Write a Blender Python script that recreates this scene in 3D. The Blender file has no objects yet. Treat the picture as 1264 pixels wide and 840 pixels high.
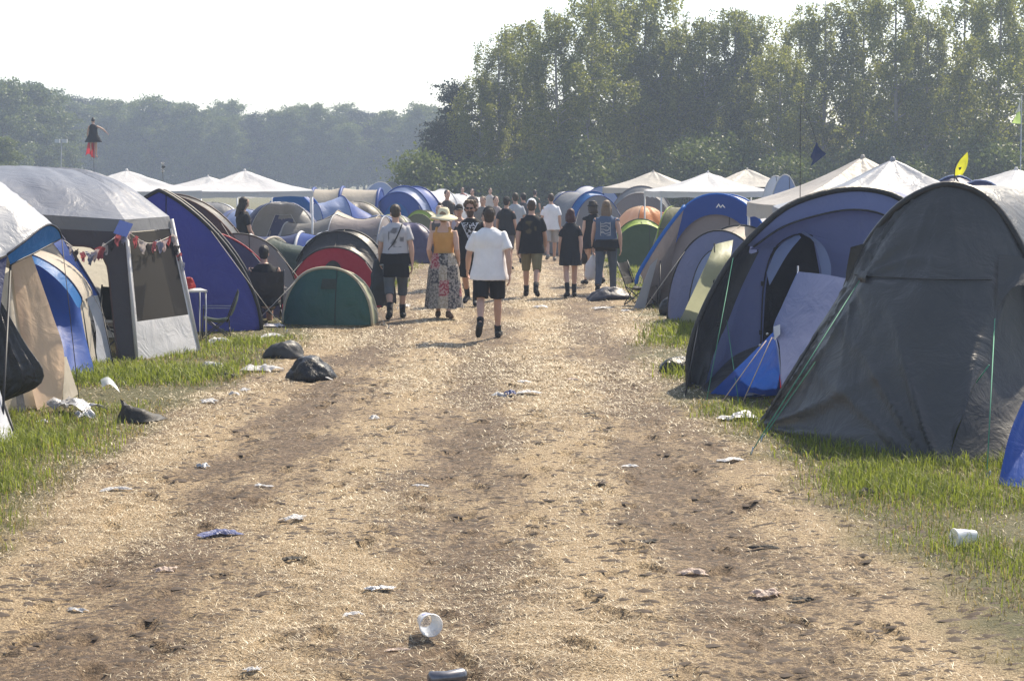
import bpy, bmesh, math, random
import numpy as np
from mathutils import Vector, Matrix
R = math.radians
random.seed(7)
SC = bpy.context.scene
COL = SC.collection

# ------------------------------------------------------------------ camera
CAMH = 2.2
FPX = 2200.0                      # focal length in pixels of the 1264 px wide photograph
TH = math.atan(200.0 / FPX)       # pitch: the horizon lies 200 px above the middle
cd = bpy.data.cameras.new('camera')
cam = bpy.data.objects.new('camera', cd)
COL.objects.link(cam)
cam.location = (0, 0, CAMH)
cam.rotation_euler = (math.pi / 2 - TH, 0, 0)
cd.sensor_width = 36.0
cd.lens = FPX * 36.0 / 1264.0
cd.clip_start = 0.1
cd.clip_end = 5000
SC.camera = cam

# ------------------------------------------------------------------ sky, sun, exposure
SUN_AZ, SUN_EL = R(34), R(48)     # azimuth to the right of the viewing direction
w = bpy.data.worlds.new('World')
SC.world = w
w.use_nodes = True
nt = w.node_tree
bg = nt.nodes['Background']
sky = nt.nodes.new('ShaderNodeTexSky')
sky.sky_type = 'NISHITA'
sky.sun_disc = False
sky.sun_elevation = SUN_EL
sky.sun_rotation = SUN_AZ
sky.air_density = 1.0
sky.dust_density = 1.2
sky.ozone_density = 1.0
hs = nt.nodes.new('ShaderNodeHueSaturation')
hs.inputs['Saturation'].default_value = 0.75
nt.links.new(sky.outputs[0], hs.inputs['Color'])
nt.links.new(hs.outputs[0], bg.inputs['Color'])
bg.inputs['Strength'].default_value = 0.125
sd = bpy.data.lights.new('sun', 'SUN')
sun = bpy.data.objects.new('sun', sd)
COL.objects.link(sun)
sd.energy = 5.0
sd.angle = R(0.6)
sd.color = (1.0, 0.88, 0.70)
sv = Vector((math.sin(SUN_AZ) * math.cos(SUN_EL), math.cos(SUN_AZ) * math.cos(SUN_EL), math.sin(SUN_EL)))
sun.rotation_euler = (-sv).to_track_quat('-Z', 'Y').to_euler()
sun.location = (0, 0, 30)
SC.view_settings.view_transform = 'Standard'
SC.view_settings.look = 'None'
SC.view_settings.gamma = 1.0
SC.view_settings.use_curve_mapping = False
SC.view_settings.exposure = 0.8
SC.cycles.max_bounces = 6
SC.cycles.diffuse_bounces = 3
SC.cycles.transmission_bounces = 6
SC.cycles.transparent_max_bounces = 8
SC.cycles.volume_bounces = 0
SC.cycles.use_denoising = True


# ------------------------------------------------------------------ pixel helpers (1264 x 840 photograph)
CT, ST = math.cos(TH), math.sin(TH)
def ray(px, py):
    u, v = (px - 632.0) / FPX, (420.0 - py) / FPX
    return u, CT + v * ST, -ST + v * CT
def W(px, py, Y):
    """point seen at a pixel, at distance Y along the ground"""
    x, y, z = ray(px, py)
    k = Y / y
    return (x * k, Y, CAMH + z * k)
def G(px, py, z=0.0):
    """ground point seen at a pixel"""
    x, y, zz = ray(px, py)
    k = (z - CAMH) / zz
    return (x * k, y * k, z)
def ZP(py, Y):
    return W(632, py, Y)[2]
def XP(px, Y):
    return W(px, 300, Y)[0]


# ------------------------------------------------------------------ noise
def vnoise(x, y, seed=0):
    x = np.asarray(x, float); y = np.asarray(y, float)
    xi = np.floor(x).astype(np.int64); yi = np.floor(y).astype(np.int64)
    fx = x - xi; fy = y - yi
    fx = fx * fx * (3 - 2 * fx); fy = fy * fy * (3 - 2 * fy)
    def h(a, b):
        n = (a * 374761393 + b * 668265263 + seed * 1442695041) & 0x7fffffff
        n = ((n ^ (n >> 13)) * 1274126177) & 0x7fffffff
        n = n ^ (n >> 16)
        return (n & 0xffff) / 65535.0
    return ((h(xi, yi) * (1 - fx) + h(xi + 1, yi) * fx) * (1 - fy) + (h(xi, yi + 1) * (1 - fx) + h(xi + 1, yi + 1) * fx) * fy)
def fbm(x, y, seed=0, o=4):
    s = 0; a = 0.5; t = 0
    for k in range(o):
        s = s + a * vnoise(x * 2 ** k, y * 2 ** k, seed + k * 17); t += a; a *= 0.5
    return s / t
def noise3(P, seed, f):
    return (vnoise(P[:, 0] * f + 31 * seed, P[:, 1] * f, seed) + vnoise(P[:, 1] * f, P[:, 2] * f + 7, seed + 3) + vnoise(P[:, 2] * f, P[:, 0] * f + 13, seed + 5)) / 1.5 - 1.0


# ------------------------------------------------------------------ materials
MATS = {}
def nodes_of(name):
    m = bpy.data.materials.new(name); m.use_nodes = True
    t = m.node_tree; t.nodes.clear()
    return m, t, t.nodes.new('ShaderNodeOutputMaterial')
def ramp(t, fac, stops):
    r = t.nodes.new('ShaderNodeValToRGB')
    el = r.color_ramp.elements
    while len(el) < len(stops): el.new(0.5)
    for e, (p, c) in zip(el, stops):
        e.position = p; e.color = (*c, 1)
    t.links.new(fac, r.inputs[0])
    return r.outputs[0]
def noise(t, scale, detail=3, vec=None, rough=0.5):
    n = t.nodes.new('ShaderNodeTexNoise')
    n.inputs['Scale'].default_value = scale; n.inputs['Detail'].default_value = detail; n.inputs['Roughness'].default_value = rough
    if vec is not None: t.links.new(vec, n.inputs['Vector'])
    return n
def math_n(t, op, a, b=None):
    n = t.nodes.new('ShaderNodeMath'); n.operation = op
    for i, x in enumerate((a, b)):
        if x is None: continue
        if isinstance(x, (int, float)): n.inputs[i].default_value = x
        else: t.links.new(x, n.inputs[i])
    return n.outputs[0]
def mixc(t, f, a, b):
    n = t.nodes.new('ShaderNodeMix'); n.data_type = 'RGBA'
    if isinstance(f, (int, float)): n.inputs[0].default_value = f
    else: t.links.new(f, n.inputs[0])
    for i, x in ((6, a), (7, b)):
        if isinstance(x, tuple): n.inputs[i].default_value = (*x, 1)
        else: t.links.new(x, n.inputs[i])
    return n.outputs[2]
def fabric(col, rough=0.5, trans=0.22, spec=0.4, wr=0.25, wscale=7.0, dirt=0.25):
    """tent cloth: slightly glossy, lets some light through, creased, dusty"""
    key = ('f', col, rough, trans, spec, wr, wscale)
    if key in MATS: return MATS[key]
    m, t, out = nodes_of('cloth')
    tc = t.nodes.new('ShaderNodeTexCoord')
    n1 = noise(t, 1.3, 4, tc.outputs['Object'])
    n2 = noise(t, wscale, 5, tc.outputs['Object'], 0.6)
    dusty = tuple(0.75 * c + 0.25 * d for c, d in zip(col, (0.34, 0.30, 0.24)))
    dark = tuple(c * 0.8 for c in col)
    c = mixc(t, math_n(t, 'MULTIPLY', n1.outputs[0], 0.8), dark, col)
    c = mixc(t, math_n(t, 'MULTIPLY', n2.outputs[0], dirt * 1.2), c, dusty)
    p = t.nodes.new('ShaderNodeBsdfPrincipled')
    t.links.new(c, p.inputs['Base Color'])
    p.inputs['Roughness'].default_value = rough
    p.inputs['Specular IOR Level'].default_value = spec
    b = t.nodes.new('ShaderNodeBump'); b.inputs['Strength'].default_value = min(1, wr * 2.2); b.inputs['Distance'].default_value = 0.05
    n3 = noise(t, wscale * 0.42, 6, tc.outputs['Object'], 0.6)
    n3.inputs['Distortion'].default_value = 0.8
    t.links.new(n3.outputs[0], b.inputs['Height'])
    t.links.new(b.outputs[0], p.inputs['Normal'])
    sh = p.outputs[0]
    if trans > 0:
        tr = t.nodes.new('ShaderNodeBsdfTranslucent')
        t.links.new(c, tr.inputs[0]); t.links.new(b.outputs[0], tr.inputs['Normal'])
        mx = t.nodes.new('ShaderNodeMixShader'); mx.inputs[0].default_value = trans
        t.links.new(p.outputs[0], mx.inputs[1]); t.links.new(tr.outputs[0], mx.inputs[2]); sh = mx.outputs[0]
    t.links.new(sh, out.inputs[0])
    MATS[key] = m
    return m
def plain(col, rough=0.6, metal=0.0, spec=0.5, var=0.15, scale=12.0, bump=0.0):
    key = ('p', col, rough, metal, spec, var, scale, bump)
    if key in MATS: return MATS[key]
    m, t, out = nodes_of('surface')
    tc = t.nodes.new('ShaderNodeTexCoord')
    n = noise(t, scale, 4, tc.outputs['Object'])
    c = mixc(t, n.outputs[0], tuple(x * (1 - var) for x in col), tuple(min(1, x * (1 + var)) for x in col))
    p = t.nodes.new('ShaderNodeBsdfPrincipled')
    t.links.new(c, p.inputs['Base Color'])
    p.inputs['Roughness'].default_value = rough; p.inputs['Metallic'].default_value = metal
    p.inputs['Specular IOR Level'].default_value = spec
    if bump:
        b = t.nodes.new('ShaderNodeBump'); b.inputs['Strength'].default_value = bump; b.inputs['Distance'].default_value = 0.01
        t.links.new(n.outputs[0], b.inputs['Height']); t.links.new(b.outputs[0], p.inputs['Normal'])
    t.links.new(p.outputs[0], out.inputs[0])
    MATS[key] = m
    return m
def clear_plastic():
    if 'clear' in MATS: return MATS['clear']
    m, t, out = nodes_of('clear_plastic')
    p = t.nodes.new('ShaderNodeBsdfPrincipled')
    p.inputs['Base Color'].default_value = (0.75, 0.78, 0.82, 1); p.inputs['Roughness'].default_value = 0.25
    tr = t.nodes.new('ShaderNodeBsdfTransparent')
    mx = t.nodes.new('ShaderNodeMixShader')
    lw = t.nodes.new('ShaderNodeLayerWeight'); lw.inputs[0].default_value = 0.55
    f = math_n(t, 'MULTIPLY_ADD', lw.outputs['Facing'], 0.75)
    f.node.inputs[2].default_value = 0.25
    t.links.new(f, mx.inputs[0]); t.links.new(tr.outputs[0], mx.inputs[1]); t.links.new(p.outputs[0], mx.inputs[2])
    t.links.new(mx.outputs[0], out.inputs[0])
    MATS['clear'] = m
    return m
def mesh_net(col, dens=0.75):
    """mosquito net: a fine weave that lets part of the view through"""
    key = ('net', col, dens)
    if key in MATS: return MATS[key]
    m, t, out = nodes_of('netting')
    p = t.nodes.new('ShaderNodeBsdfPrincipled'); p.inputs['Base Color'].default_value = (*col, 1); p.inputs['Roughness'].default_value = 0.8; p.inputs['Specular IOR Level'].default_value = 0.1
    tr = t.nodes.new('ShaderNodeBsdfTransparent')
    mx = t.nodes.new('ShaderNodeMixShader'); mx.inputs[0].default_value = dens
    t.links.new(tr.outputs[0], mx.inputs[1]); t.links.new(p.outputs[0], mx.inputs[2]); t.links.new(mx.outputs[0], out.inputs[0])
    MATS[key] = m
    return m
def leafmat(name, c1, c2, trans=0.35):
    m, t, out = nodes_of(name)
    oi = t.nodes.new('ShaderNodeObjectInfo'); geo = t.nodes.new('ShaderNodeNewGeometry')
    f = math_n(t, 'ADD', math_n(t, 'MULTIPLY', geo.outputs['Random Per Island'], 0.7), math_n(t, 'MULTIPLY', oi.outputs['Random'], 0.3))
    c = mixc(t, f, c1, c2)
    d = t.nodes.new('ShaderNodeBsdfPrincipled'); d.inputs['Roughness'].default_value = 0.5; d.inputs['Specular IOR Level'].default_value = 0.3
    tr = t.nodes.new('ShaderNodeBsdfTranslucent')
    t.links.new(c, d.inputs['Base Color']); t.links.new(c, tr.inputs[0])
    mx = t.nodes.new('ShaderNodeMixShader'); mx.inputs[0].default_value = trans
    t.links.new(d.outputs[0], mx.inputs[1]); t.links.new(tr.outputs[0], mx.inputs[2]); t.links.new(mx.outputs[0], out.inputs[0])
    return m


# ------------------------------------------------------------------ objects and meshes
def tag(o, label=None, cat=None, group=None, kind=None):
    if label: o['label'] = label
    if cat: o['category'] = cat
    if group: o['group'] = group
    if kind: o['kind'] = kind
    return o
def empty(name, loc=(0, 0, 0), rz=0.0, label=None, cat=None, group=None):
    o = bpy.data.objects.new(name, None); COL.objects.link(o)
    o.location = loc; o.rotation_euler = (0, 0, rz); o.empty_display_size = 0.1
    return tag(o, label, cat, group)
def raw_mesh(name, V, F):
    """V (n,3) array, F list of faces or (k,3|4) int array"""
    me = bpy.data.meshes.new(name)
    V = np.asarray(V, np.float32)
    if isinstance(F, np.ndarray):
        k, c = F.shape
        me.vertices.add(len(V)); me.vertices.foreach_set('co', V.ravel())
        me.loops.add(k * c); me.loops.foreach_set('vertex_index', F.astype(np.int32).ravel())
        me.polygons.add(k); me.polygons.foreach_set('loop_start', np.arange(0, k * c, c, dtype=np.int32))
        me.polygons.foreach_set('loop_total', np.full(k, c, np.int32))
        me.update(calc_edges=True)
    else:
        me.from_pydata(V.tolist(), [], F); me.update()
    return me
def mk(name, V, F, mat, parent=None, smooth=True, loc=None, local=True):
    me = raw_mesh(name, V, F)
    if smooth: me.polygons.foreach_set('use_smooth', np.ones(len(me.polygons), bool))
    me.materials.append(mat)
    o = bpy.data.objects.new(name, me); COL.objects.link(o)
    if parent is not None: o.parent = parent
    if loc is not None: o.location = loc
    return o
class MB:
    """collects shapes into one mesh"""
    def __init__(s): s.V = []; s.F = []; s.n = 0
    def add(s, V, F):
        V = np.asarray(V, float); s.V.append(V); s.F += [[i + s.n for i in f] for f in (F.tolist() if isinstance(F, np.ndarray) else F)]; s.n += len(V)
        return s
    def tube(s, pts, r, seg=6): return s.add(*tube_vf(pts, r, seg))
    def box(s, c, d, rz=0.0): return s.add(*box_vf(c, d, rz))
    def build(s, name, mat, parent=None, smooth=False): return mk(name, np.vstack(s.V), s.F, mat, parent, smooth)
def box_vf(c, d, rz=0.0):
    x, y, z = (k / 2 for k in d)
    V = np.array([[a * x, b * y, e * z] for a in (-1, 1) for b in (-1, 1) for e in (-1, 1)], float)
    cr, sr = math.cos(rz), math.sin(rz)
    V = np.c_[V[:, 0] * cr - V[:, 1] * sr, V[:, 0] * sr + V[:, 1] * cr, V[:, 2]] + np.array(c, float)
    return V, [[0, 1, 3, 2], [4, 6, 7, 5], [0, 4, 5, 1], [2, 3, 7, 6], [0, 2, 6, 4], [1, 5, 7, 3]]
def frames(P):
    P = np.asarray(P, float)
    T = np.gradient(P, axis=0); T /= np.linalg.norm(T, axis=1)[:, None] + 1e-9
    A = np.zeros_like(P)
    ref = np.array([0, 0, 1.0]) if abs(T[0][2]) < 0.9 else np.array([1.0, 0, 0])
    for i in range(len(P)):
        a = ref - T[i] * ref.dot(T[i]); a /= np.linalg.norm(a) + 1e-9
        A[i] = a; ref = a
    return P, T, A, np.cross(T, A)
def tube_vf(pts, r, seg=6, cap=True):
    P, T, A, B = frames(pts)
    n = len(P); rr = np.broadcast_to(np.asarray(r, float), (n,))
    a = np.linspace(0, 2 * math.pi, seg, endpoint=False)
    V = (P[:, None] + rr[:, None, None] * (A[:, None] * np.cos(a)[None, :, None] + B[:, None] * np.sin(a)[None, :, None])).reshape(-1, 3)
    F = [[i * seg + j, i * seg + (j + 1) % seg, (i + 1) * seg + (j + 1) % seg, (i + 1) * seg + j] for i in range(n - 1) for j in range(seg)]
    if cap: F += [list(range(seg))[::-1], [(n - 1) * seg + j for j in range(seg)]]
    return V, F
def tube(name, pts, r, mat, parent=None, seg=6): return mk(name, *tube_vf(pts, r, seg), mat, parent, True)
def spline(pts, n):
    """smooth curve of n points through pts"""
    P = np.asarray(pts, float)
    if len(P) == 2: return P[0] + (P[1] - P[0]) * np.linspace(0, 1, n)[:, None]
    d = np.r_[0, np.cumsum(np.linalg.norm(np.diff(P, axis=0), axis=1) + 1e-6)]
    Q = np.vstack([2 * P[0] - P[1], P, 2 * P[-1] - P[-2]])
    out = []
    for s in np.linspace(0, d[-1], n):
        i = min(max(np.searchsorted(d, s, 'right') - 1, 0), len(P) - 2)
        t = (s - d[i]) / (d[i + 1] - d[i])
        p0, p1, p2, p3 = Q[i], Q[i + 1], Q[i + 2], Q[i + 3]
        out.append(0.5 * ((2 * p1) + (-p0 + p2) * t + (2 * p0 - 5 * p1 + 4 * p2 - p3) * t * t + (-p0 + 3 * p1 - 3 * p2 + p3) * t ** 3))
    return np.array(out)
def wrinkle(S, amp=0.0, fu=6.0, fv=4.0, seed=0, skew=0.0):
    """push a grid of points along its normals: creases of a slack cloth"""
    if amp <= 0: return S
    n, m, _ = S.shape
    du = np.gradient(S, axis=0); dv = np.gradient(S, axis=1)
    N = np.cross(du, dv); N /= np.linalg.norm(N, axis=2)[..., None] + 1e-9
    u, v = np.meshgrid(np.linspace(0, 1, n), np.linspace(0, 1, m), indexing='ij')
    uu = u + skew * v + 0.08 * vnoise(u * 3, v * 3, seed)
    f = (vnoise(uu * fu, v * fv, seed) + 0.5 * vnoise(uu * fu * 2.1, v * fv * 1.5, seed + 5) - 0.75) + 0.6 * (1 - np.abs(2 * vnoise(uu * fu * 1.3, v * fv * .6, seed + 9) - 1)) ** 3
    edge = np.clip(6 * np.minimum(np.minimum(u, 1 - u), np.minimum(v, 1 - v)), 0, 1)
    return S + N * (amp * f * edge)[..., None]
def grid_vf(S):
    n, m, _ = S.shape
    i, j = np.meshgrid(np.arange(n - 1), np.arange(m - 1), indexing='ij')
    a = (i * m + j).ravel()
    return S.reshape(-1, 3), np.c_[a, a + 1, a + m + 1, a + m]
SEED = [11]
def sheet(name, rows, mat, parent=None, n=28, m=20, amp=0.012, fu=6, fv=4, skew=0.0, origin=None):
    """cloth through a list of curves (each a list of points); origin: parent's place when the points are in world coordinates"""
    C = np.array([spline(r, n) for r in rows])                  # k, n, 3
    S = np.array([spline(C[:, i], m) for i in range(n)])        # n, m, 3
    SEED[0] += 1
    S = wrinkle(S, amp, fu, fv, SEED[0], skew)
    if origin is not None: S = S - np.asarray(origin, float)
    return mk(name, *grid_vf(S), mat, parent)
def poly_sheet(name, pts, mat, parent, origin, amp=0.012, n=18, m=18, fu=5, fv=5):
    """four-sided cloth between corner points"""
    a, b, c, d = (np.asarray(p, float) for p in pts)
    return sheet(name, [[a, b], [d, c]], mat, parent, n, m, amp, fu, fv, 0.3, origin)

DARKLINE = plain((0.012, 0.012, 0.014), 0.55)
STEEL = plain((0.45, 0.46, 0.48), 0.35, 0.8)
WHITEPOLE = plain((0.72, 0.72, 0.74), 0.45)
GREENCORD = plain((0.06, 0.26, 0.16), 0.7)
PALECORD = plain((0.55, 0.52, 0.46), 0.7)

# ================================================================== ground and path (one relief, cut into two sheets)
def path_edges(y):
    l = np.interp(y, [6, 11, 14, 17, 21, 25, 30, 45], [-3.1, -3.2, -3.4, -3.25, -2.9, -2.8, -2.5, -2.4]) + 0.5 * (fbm(y * 0.4, y * 0 + 3, 5) - 0.5)
    r = np.interp(y, [6, 9, 14, 17, 22, 27, 32, 50], [2.6, 2.4, 2.0, 1.7, 1.75, 2.0, 2.2, 2.2]) + 0.5 * (fbm(y * 0.4, y * 0 + 8, 9) - 0.5)
    return l, r
def pathness(x, y):
    """1 on the straw path, 0 in the grass, soft in between"""
    l, r = path_edges(y)
    d = np.minimum(x - l, r - x) + 0.5 * (fbm(x * 1.5, y * 1.5, 3) - 0.5)
    return np.clip(0.5 + d / 0.9, 0, 1)
def footprints(x, y):
    """shoe-sized dents with a pushed-up rim, one at random in most cells of the path"""
    cw, ch = .34, .42
    ix, iy = np.floor(x / cw).astype(np.int64), np.floor(y / ch).astype(np.int64)
    out = np.zeros_like(x)
    def rnd_(a, b, k):
        n = (a * 73856093 + b * 19349663 + k * 83492791) & 0x7fffffff
        n = ((n ^ (n >> 13)) * 1274126177) & 0x7fffffff
        return ((n ^ (n >> 15)) & 0xffff) / 65535.0
    for di in (-1, 0, 1):
        for dj in (-1, 0, 1):
            a, b = ix + di, iy + dj
            cx = (a + rnd_(a, b, 1)) * cw; cy = (b + rnd_(a, b, 2)) * ch
            an = (rnd_(a, b, 3) - .5) * 1.1; on = rnd_(a, b, 4) < .55
            dx, dy = x - cx, y - cy
            u = dx * np.cos(an) + dy * np.sin(an); v = -dx * np.sin(an) + dy * np.cos(an)
            q = np.sqrt((u / .055) ** 2 + (v / .135) ** 2)
            dep = .010 + .022 * rnd_(a, b, 5)
            out = out + on * (-dep * np.clip((1.15 - q) * 3, 0, 1) + dep * .45 * np.exp(-((q - 1.45) / .28) ** 2))
    return out
def height(x, y):
    p = pathness(x, y)
    h = 0.05 * (fbm(x * 0.25, y * 0.25, 21) - 0.5)
    for rx in (-2.35, -0.55, 1.25):                              # wheel tracks worn along the path
        h = h - 0.03 * p * np.exp(-((x - rx - 0.15 * np.sin(y * 0.21 + rx)) / 0.28) ** 2)
    near = np.clip((30 - y) / 12, 0, 1)
    clod = fbm(x * 3.2, y * 3.6, 41, 3)
    h = h + near * (0.028 * (clod - 0.5) + 0.022 * (fbm(x * 8.5, y * 11.0, 55, 3) - 0.5) + 0.03 * np.clip(fbm(x * 7, y * 9.0, 58, 3) - 0.60, 0, 1) - 0.08 * np.clip(fbm(x * 4.2, y * 5.5, 77, 2) - 0.66, 0, 1)) * (0.45 + 0.55 * p) + np.clip((26 - y) / 8, 0, 1) * p * footprints(x, y)
    return h
def h1(x, y): return float(height(np.array([x]), np.array([y]))[0])

def ground_material():
    m, t, out = nodes_of('ground_surface')
    at = t.nodes.new('ShaderNodeAttribute'); at.attribute_name = 'path'
    geo = t.nodes.new('ShaderNodeNewGeometry')
    n1 = noise(t, 0.9, 5, geo.outputs['Position'], 0.65)
    mp = t.nodes.new('ShaderNodeMapping'); mp.inputs['Scale'].default_value = (1.0, 0.35, 1.0)
    t.links.new(geo.outputs['Position'], mp.inputs[0])
    n2 = noise(t, 1.6, 6, mp.outputs[0], 0.7)
    n3 = noise(t, 26.0, 5, geo.outputs['Position'], 0.7)
    n4 = noise(t, 90.0, 3, geo.outputs['Position'], 0.7)
    dirt = ramp(t, n3.outputs[0], [(0.3, (0.030, 0.020, 0.012)), (0.5, (0.140, 0.092, 0.052)), (0.72, (0.27, 0.185, 0.11))])
    straw = ramp(t, n4.outputs[0], [(0.3, (0.07, 0.047, 0.024)), (0.5, (0.34, 0.24, 0.13)), (0.7, (0.72, 0.58, 0.38))])  # palest stop paints sunlit highlights into the straw colour
    cov = math_n(t, 'ADD', math_n(t, 'MULTIPLY', n2.outputs[0], 0.9), math_n(t, 'MULTIPLY', n3.outputs[0], 0.5))
    sx = t.nodes.new('ShaderNodeSeparateXYZ'); t.links.new(geo.outputs['Position'], sx.inputs[0])
    wv = math_n(t, 'SINE', math_n(t, 'MULTIPLY', math_n(t, 'ADD', math_n(t, 'ADD', sx.outputs[0], .55), math_n(t, 'MULTIPLY', n1.outputs[0], .35)), 2 * math.pi / 1.6))
    cov = math_n(t, 'SUBTRACT', cov, math_n(t, 'MULTIPLY', wv, .085))
    covr = ramp(t, cov, [(0.62, (0, 0, 0)), (0.78, (1, 1, 1))])
    pathc = mixc(t, covr, dirt, straw)
    soil = ramp(t, n3.outputs[0], [(0.3, (0.045, 0.045, 0.014)), (0.52, (0.10, 0.095, 0.032)), (0.75, (0.21, 0.17, 0.075))])
    f = math_n(t, 'ADD', at.outputs['Fac'], math_n(t, 'MULTIPLY', math_n(t, 'SUBTRACT', n1.outputs[0], 0.5), 0.7))
    fr = ramp(t, f, [(0.3, (0, 0, 0)), (0.75, (1, 1, 1))])
    c = mixc(t, fr, soil, pathc)
    p = t.nodes.new('ShaderNodeBsdfPrincipled'); p.inputs['Roughness'].default_value = 0.75; p.inputs['Specular IOR Level'].default_value = 0.35
    t.links.new(c, p.inputs['Base Color'])
    b = t.nodes.new('ShaderNodeBump'); b.inputs['Strength'].default_value = 1.0; b.inputs['Distance'].default_value = 0.04
    hh = math_n(t, 'ADD', n3.outputs[0], math_n(t, 'MULTIPLY', n4.outputs[0], 0.5))
    t.links.new(hh, b.inputs['Height']); t.links.new(b.outputs[0], p.inputs['Normal'])
    t.links.new(p.outputs[0], out.inputs[0])
    return m
GROUND = ground_material()
def build_ground():
    xs = np.unique(np.r_[np.linspace(-900, -60, 12), np.linspace(-60, -9, 18), np.linspace(-9, -4.5, 40), np.arange(-4.5, 4.0, 0.027), np.linspace(4.0, 8, 40), np.linspace(8, 60, 18), np.linspace(60, 900, 12)])
    ys = [-60, -20, 0, 4]
    y = 6.0
    while y < 45: ys.append(y); y += 0.0033 * y
    ys = np.array(ys + list(np.linspace(45.3, 120, 60)) + list(np.linspace(130, 1500, 25)))
    X, Y = np.meshgrid(xs, ys, indexing='ij')
    Z = height(X, Y)
    Pn = pathness(X, Y) * np.clip((130 - Y) / 10, 0, 1)
    V, F = grid_vf(np.dstack([X, Y, Z]))
    cx = V[F].mean(axis=1)
    l, r = path_edges(cx[:, 1])
    d = np.minimum(cx[:, 0] - l, r - cx[:, 0]) + 0.5 * (fbm(cx[:, 0] * 1.5, cx[:, 1] * 1.5, 3) - 0.5)
    on = (d > 0) & (cx[:, 1] < 120)
    for nm, sel in (('path', on), ('ground', ~on)):
        f = F[sel]; used, inv = np.unique(f, return_inverse=True)
        o = mk(nm, V[used], inv.reshape(f.shape), GROUND)
        a = o.data.attributes.new('path', 'FLOAT', 'POINT')
        a.data.foreach_set('value', Pn.ravel()[used].astype(np.float32))
        tag(o, {'path': 'trampled straw path between the rows of tents', 'ground': 'grassy field under the camp'}[nm], nm, kind='structure')
build_ground()

# ================================================================== trees
BARK = plain((0.13, 0.11, 0.09), 0.9, var=0.4, scale=5, bump=0.4)
BARK_PALE = plain((0.26, 0.24, 0.21), 0.8, var=0.5, scale=4, bump=0.3)
LEAF_BIRCH = leafmat('birch_leaves', (0.06, 0.085, 0.012), (0.36, 0.37, 0.06), 0.55)
LEAF_BROAD = leafmat('broad_leaves', (0.04, 0.066, 0.016), (0.17, 0.21, 0.04), 0.4)
LEAF_PINE = leafmat('pine_needles', (0.015, 0.030, 0.012), (0.045, 0.065, 0.024), 0.12)
rng = np.random.default_rng(5)
def leaf_quads(C, size, up=0.0):
    """one small quad per centre, turned at random"""
    n = len(C)
    a = rng.normal(size=(n, 3)); a[:, 2] *= (1 - up)
    a /= np.linalg.norm(a, axis=1)[:, None]
    b = rng.normal(size=(n, 3)); b -= a * (a * b).sum(1)[:, None]; b /= np.linalg.norm(b, axis=1)[:, None]
    s = size * rng.uniform(0.6, 1.35, n)[:, None]
    V = np.stack([C - a * s * .5, C + b * s * .36, C + a * s * .55, C - b * s * .33], 1).reshape(-1, 3)
    return V, np.arange(4 * n).reshape(n, 4)
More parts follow.
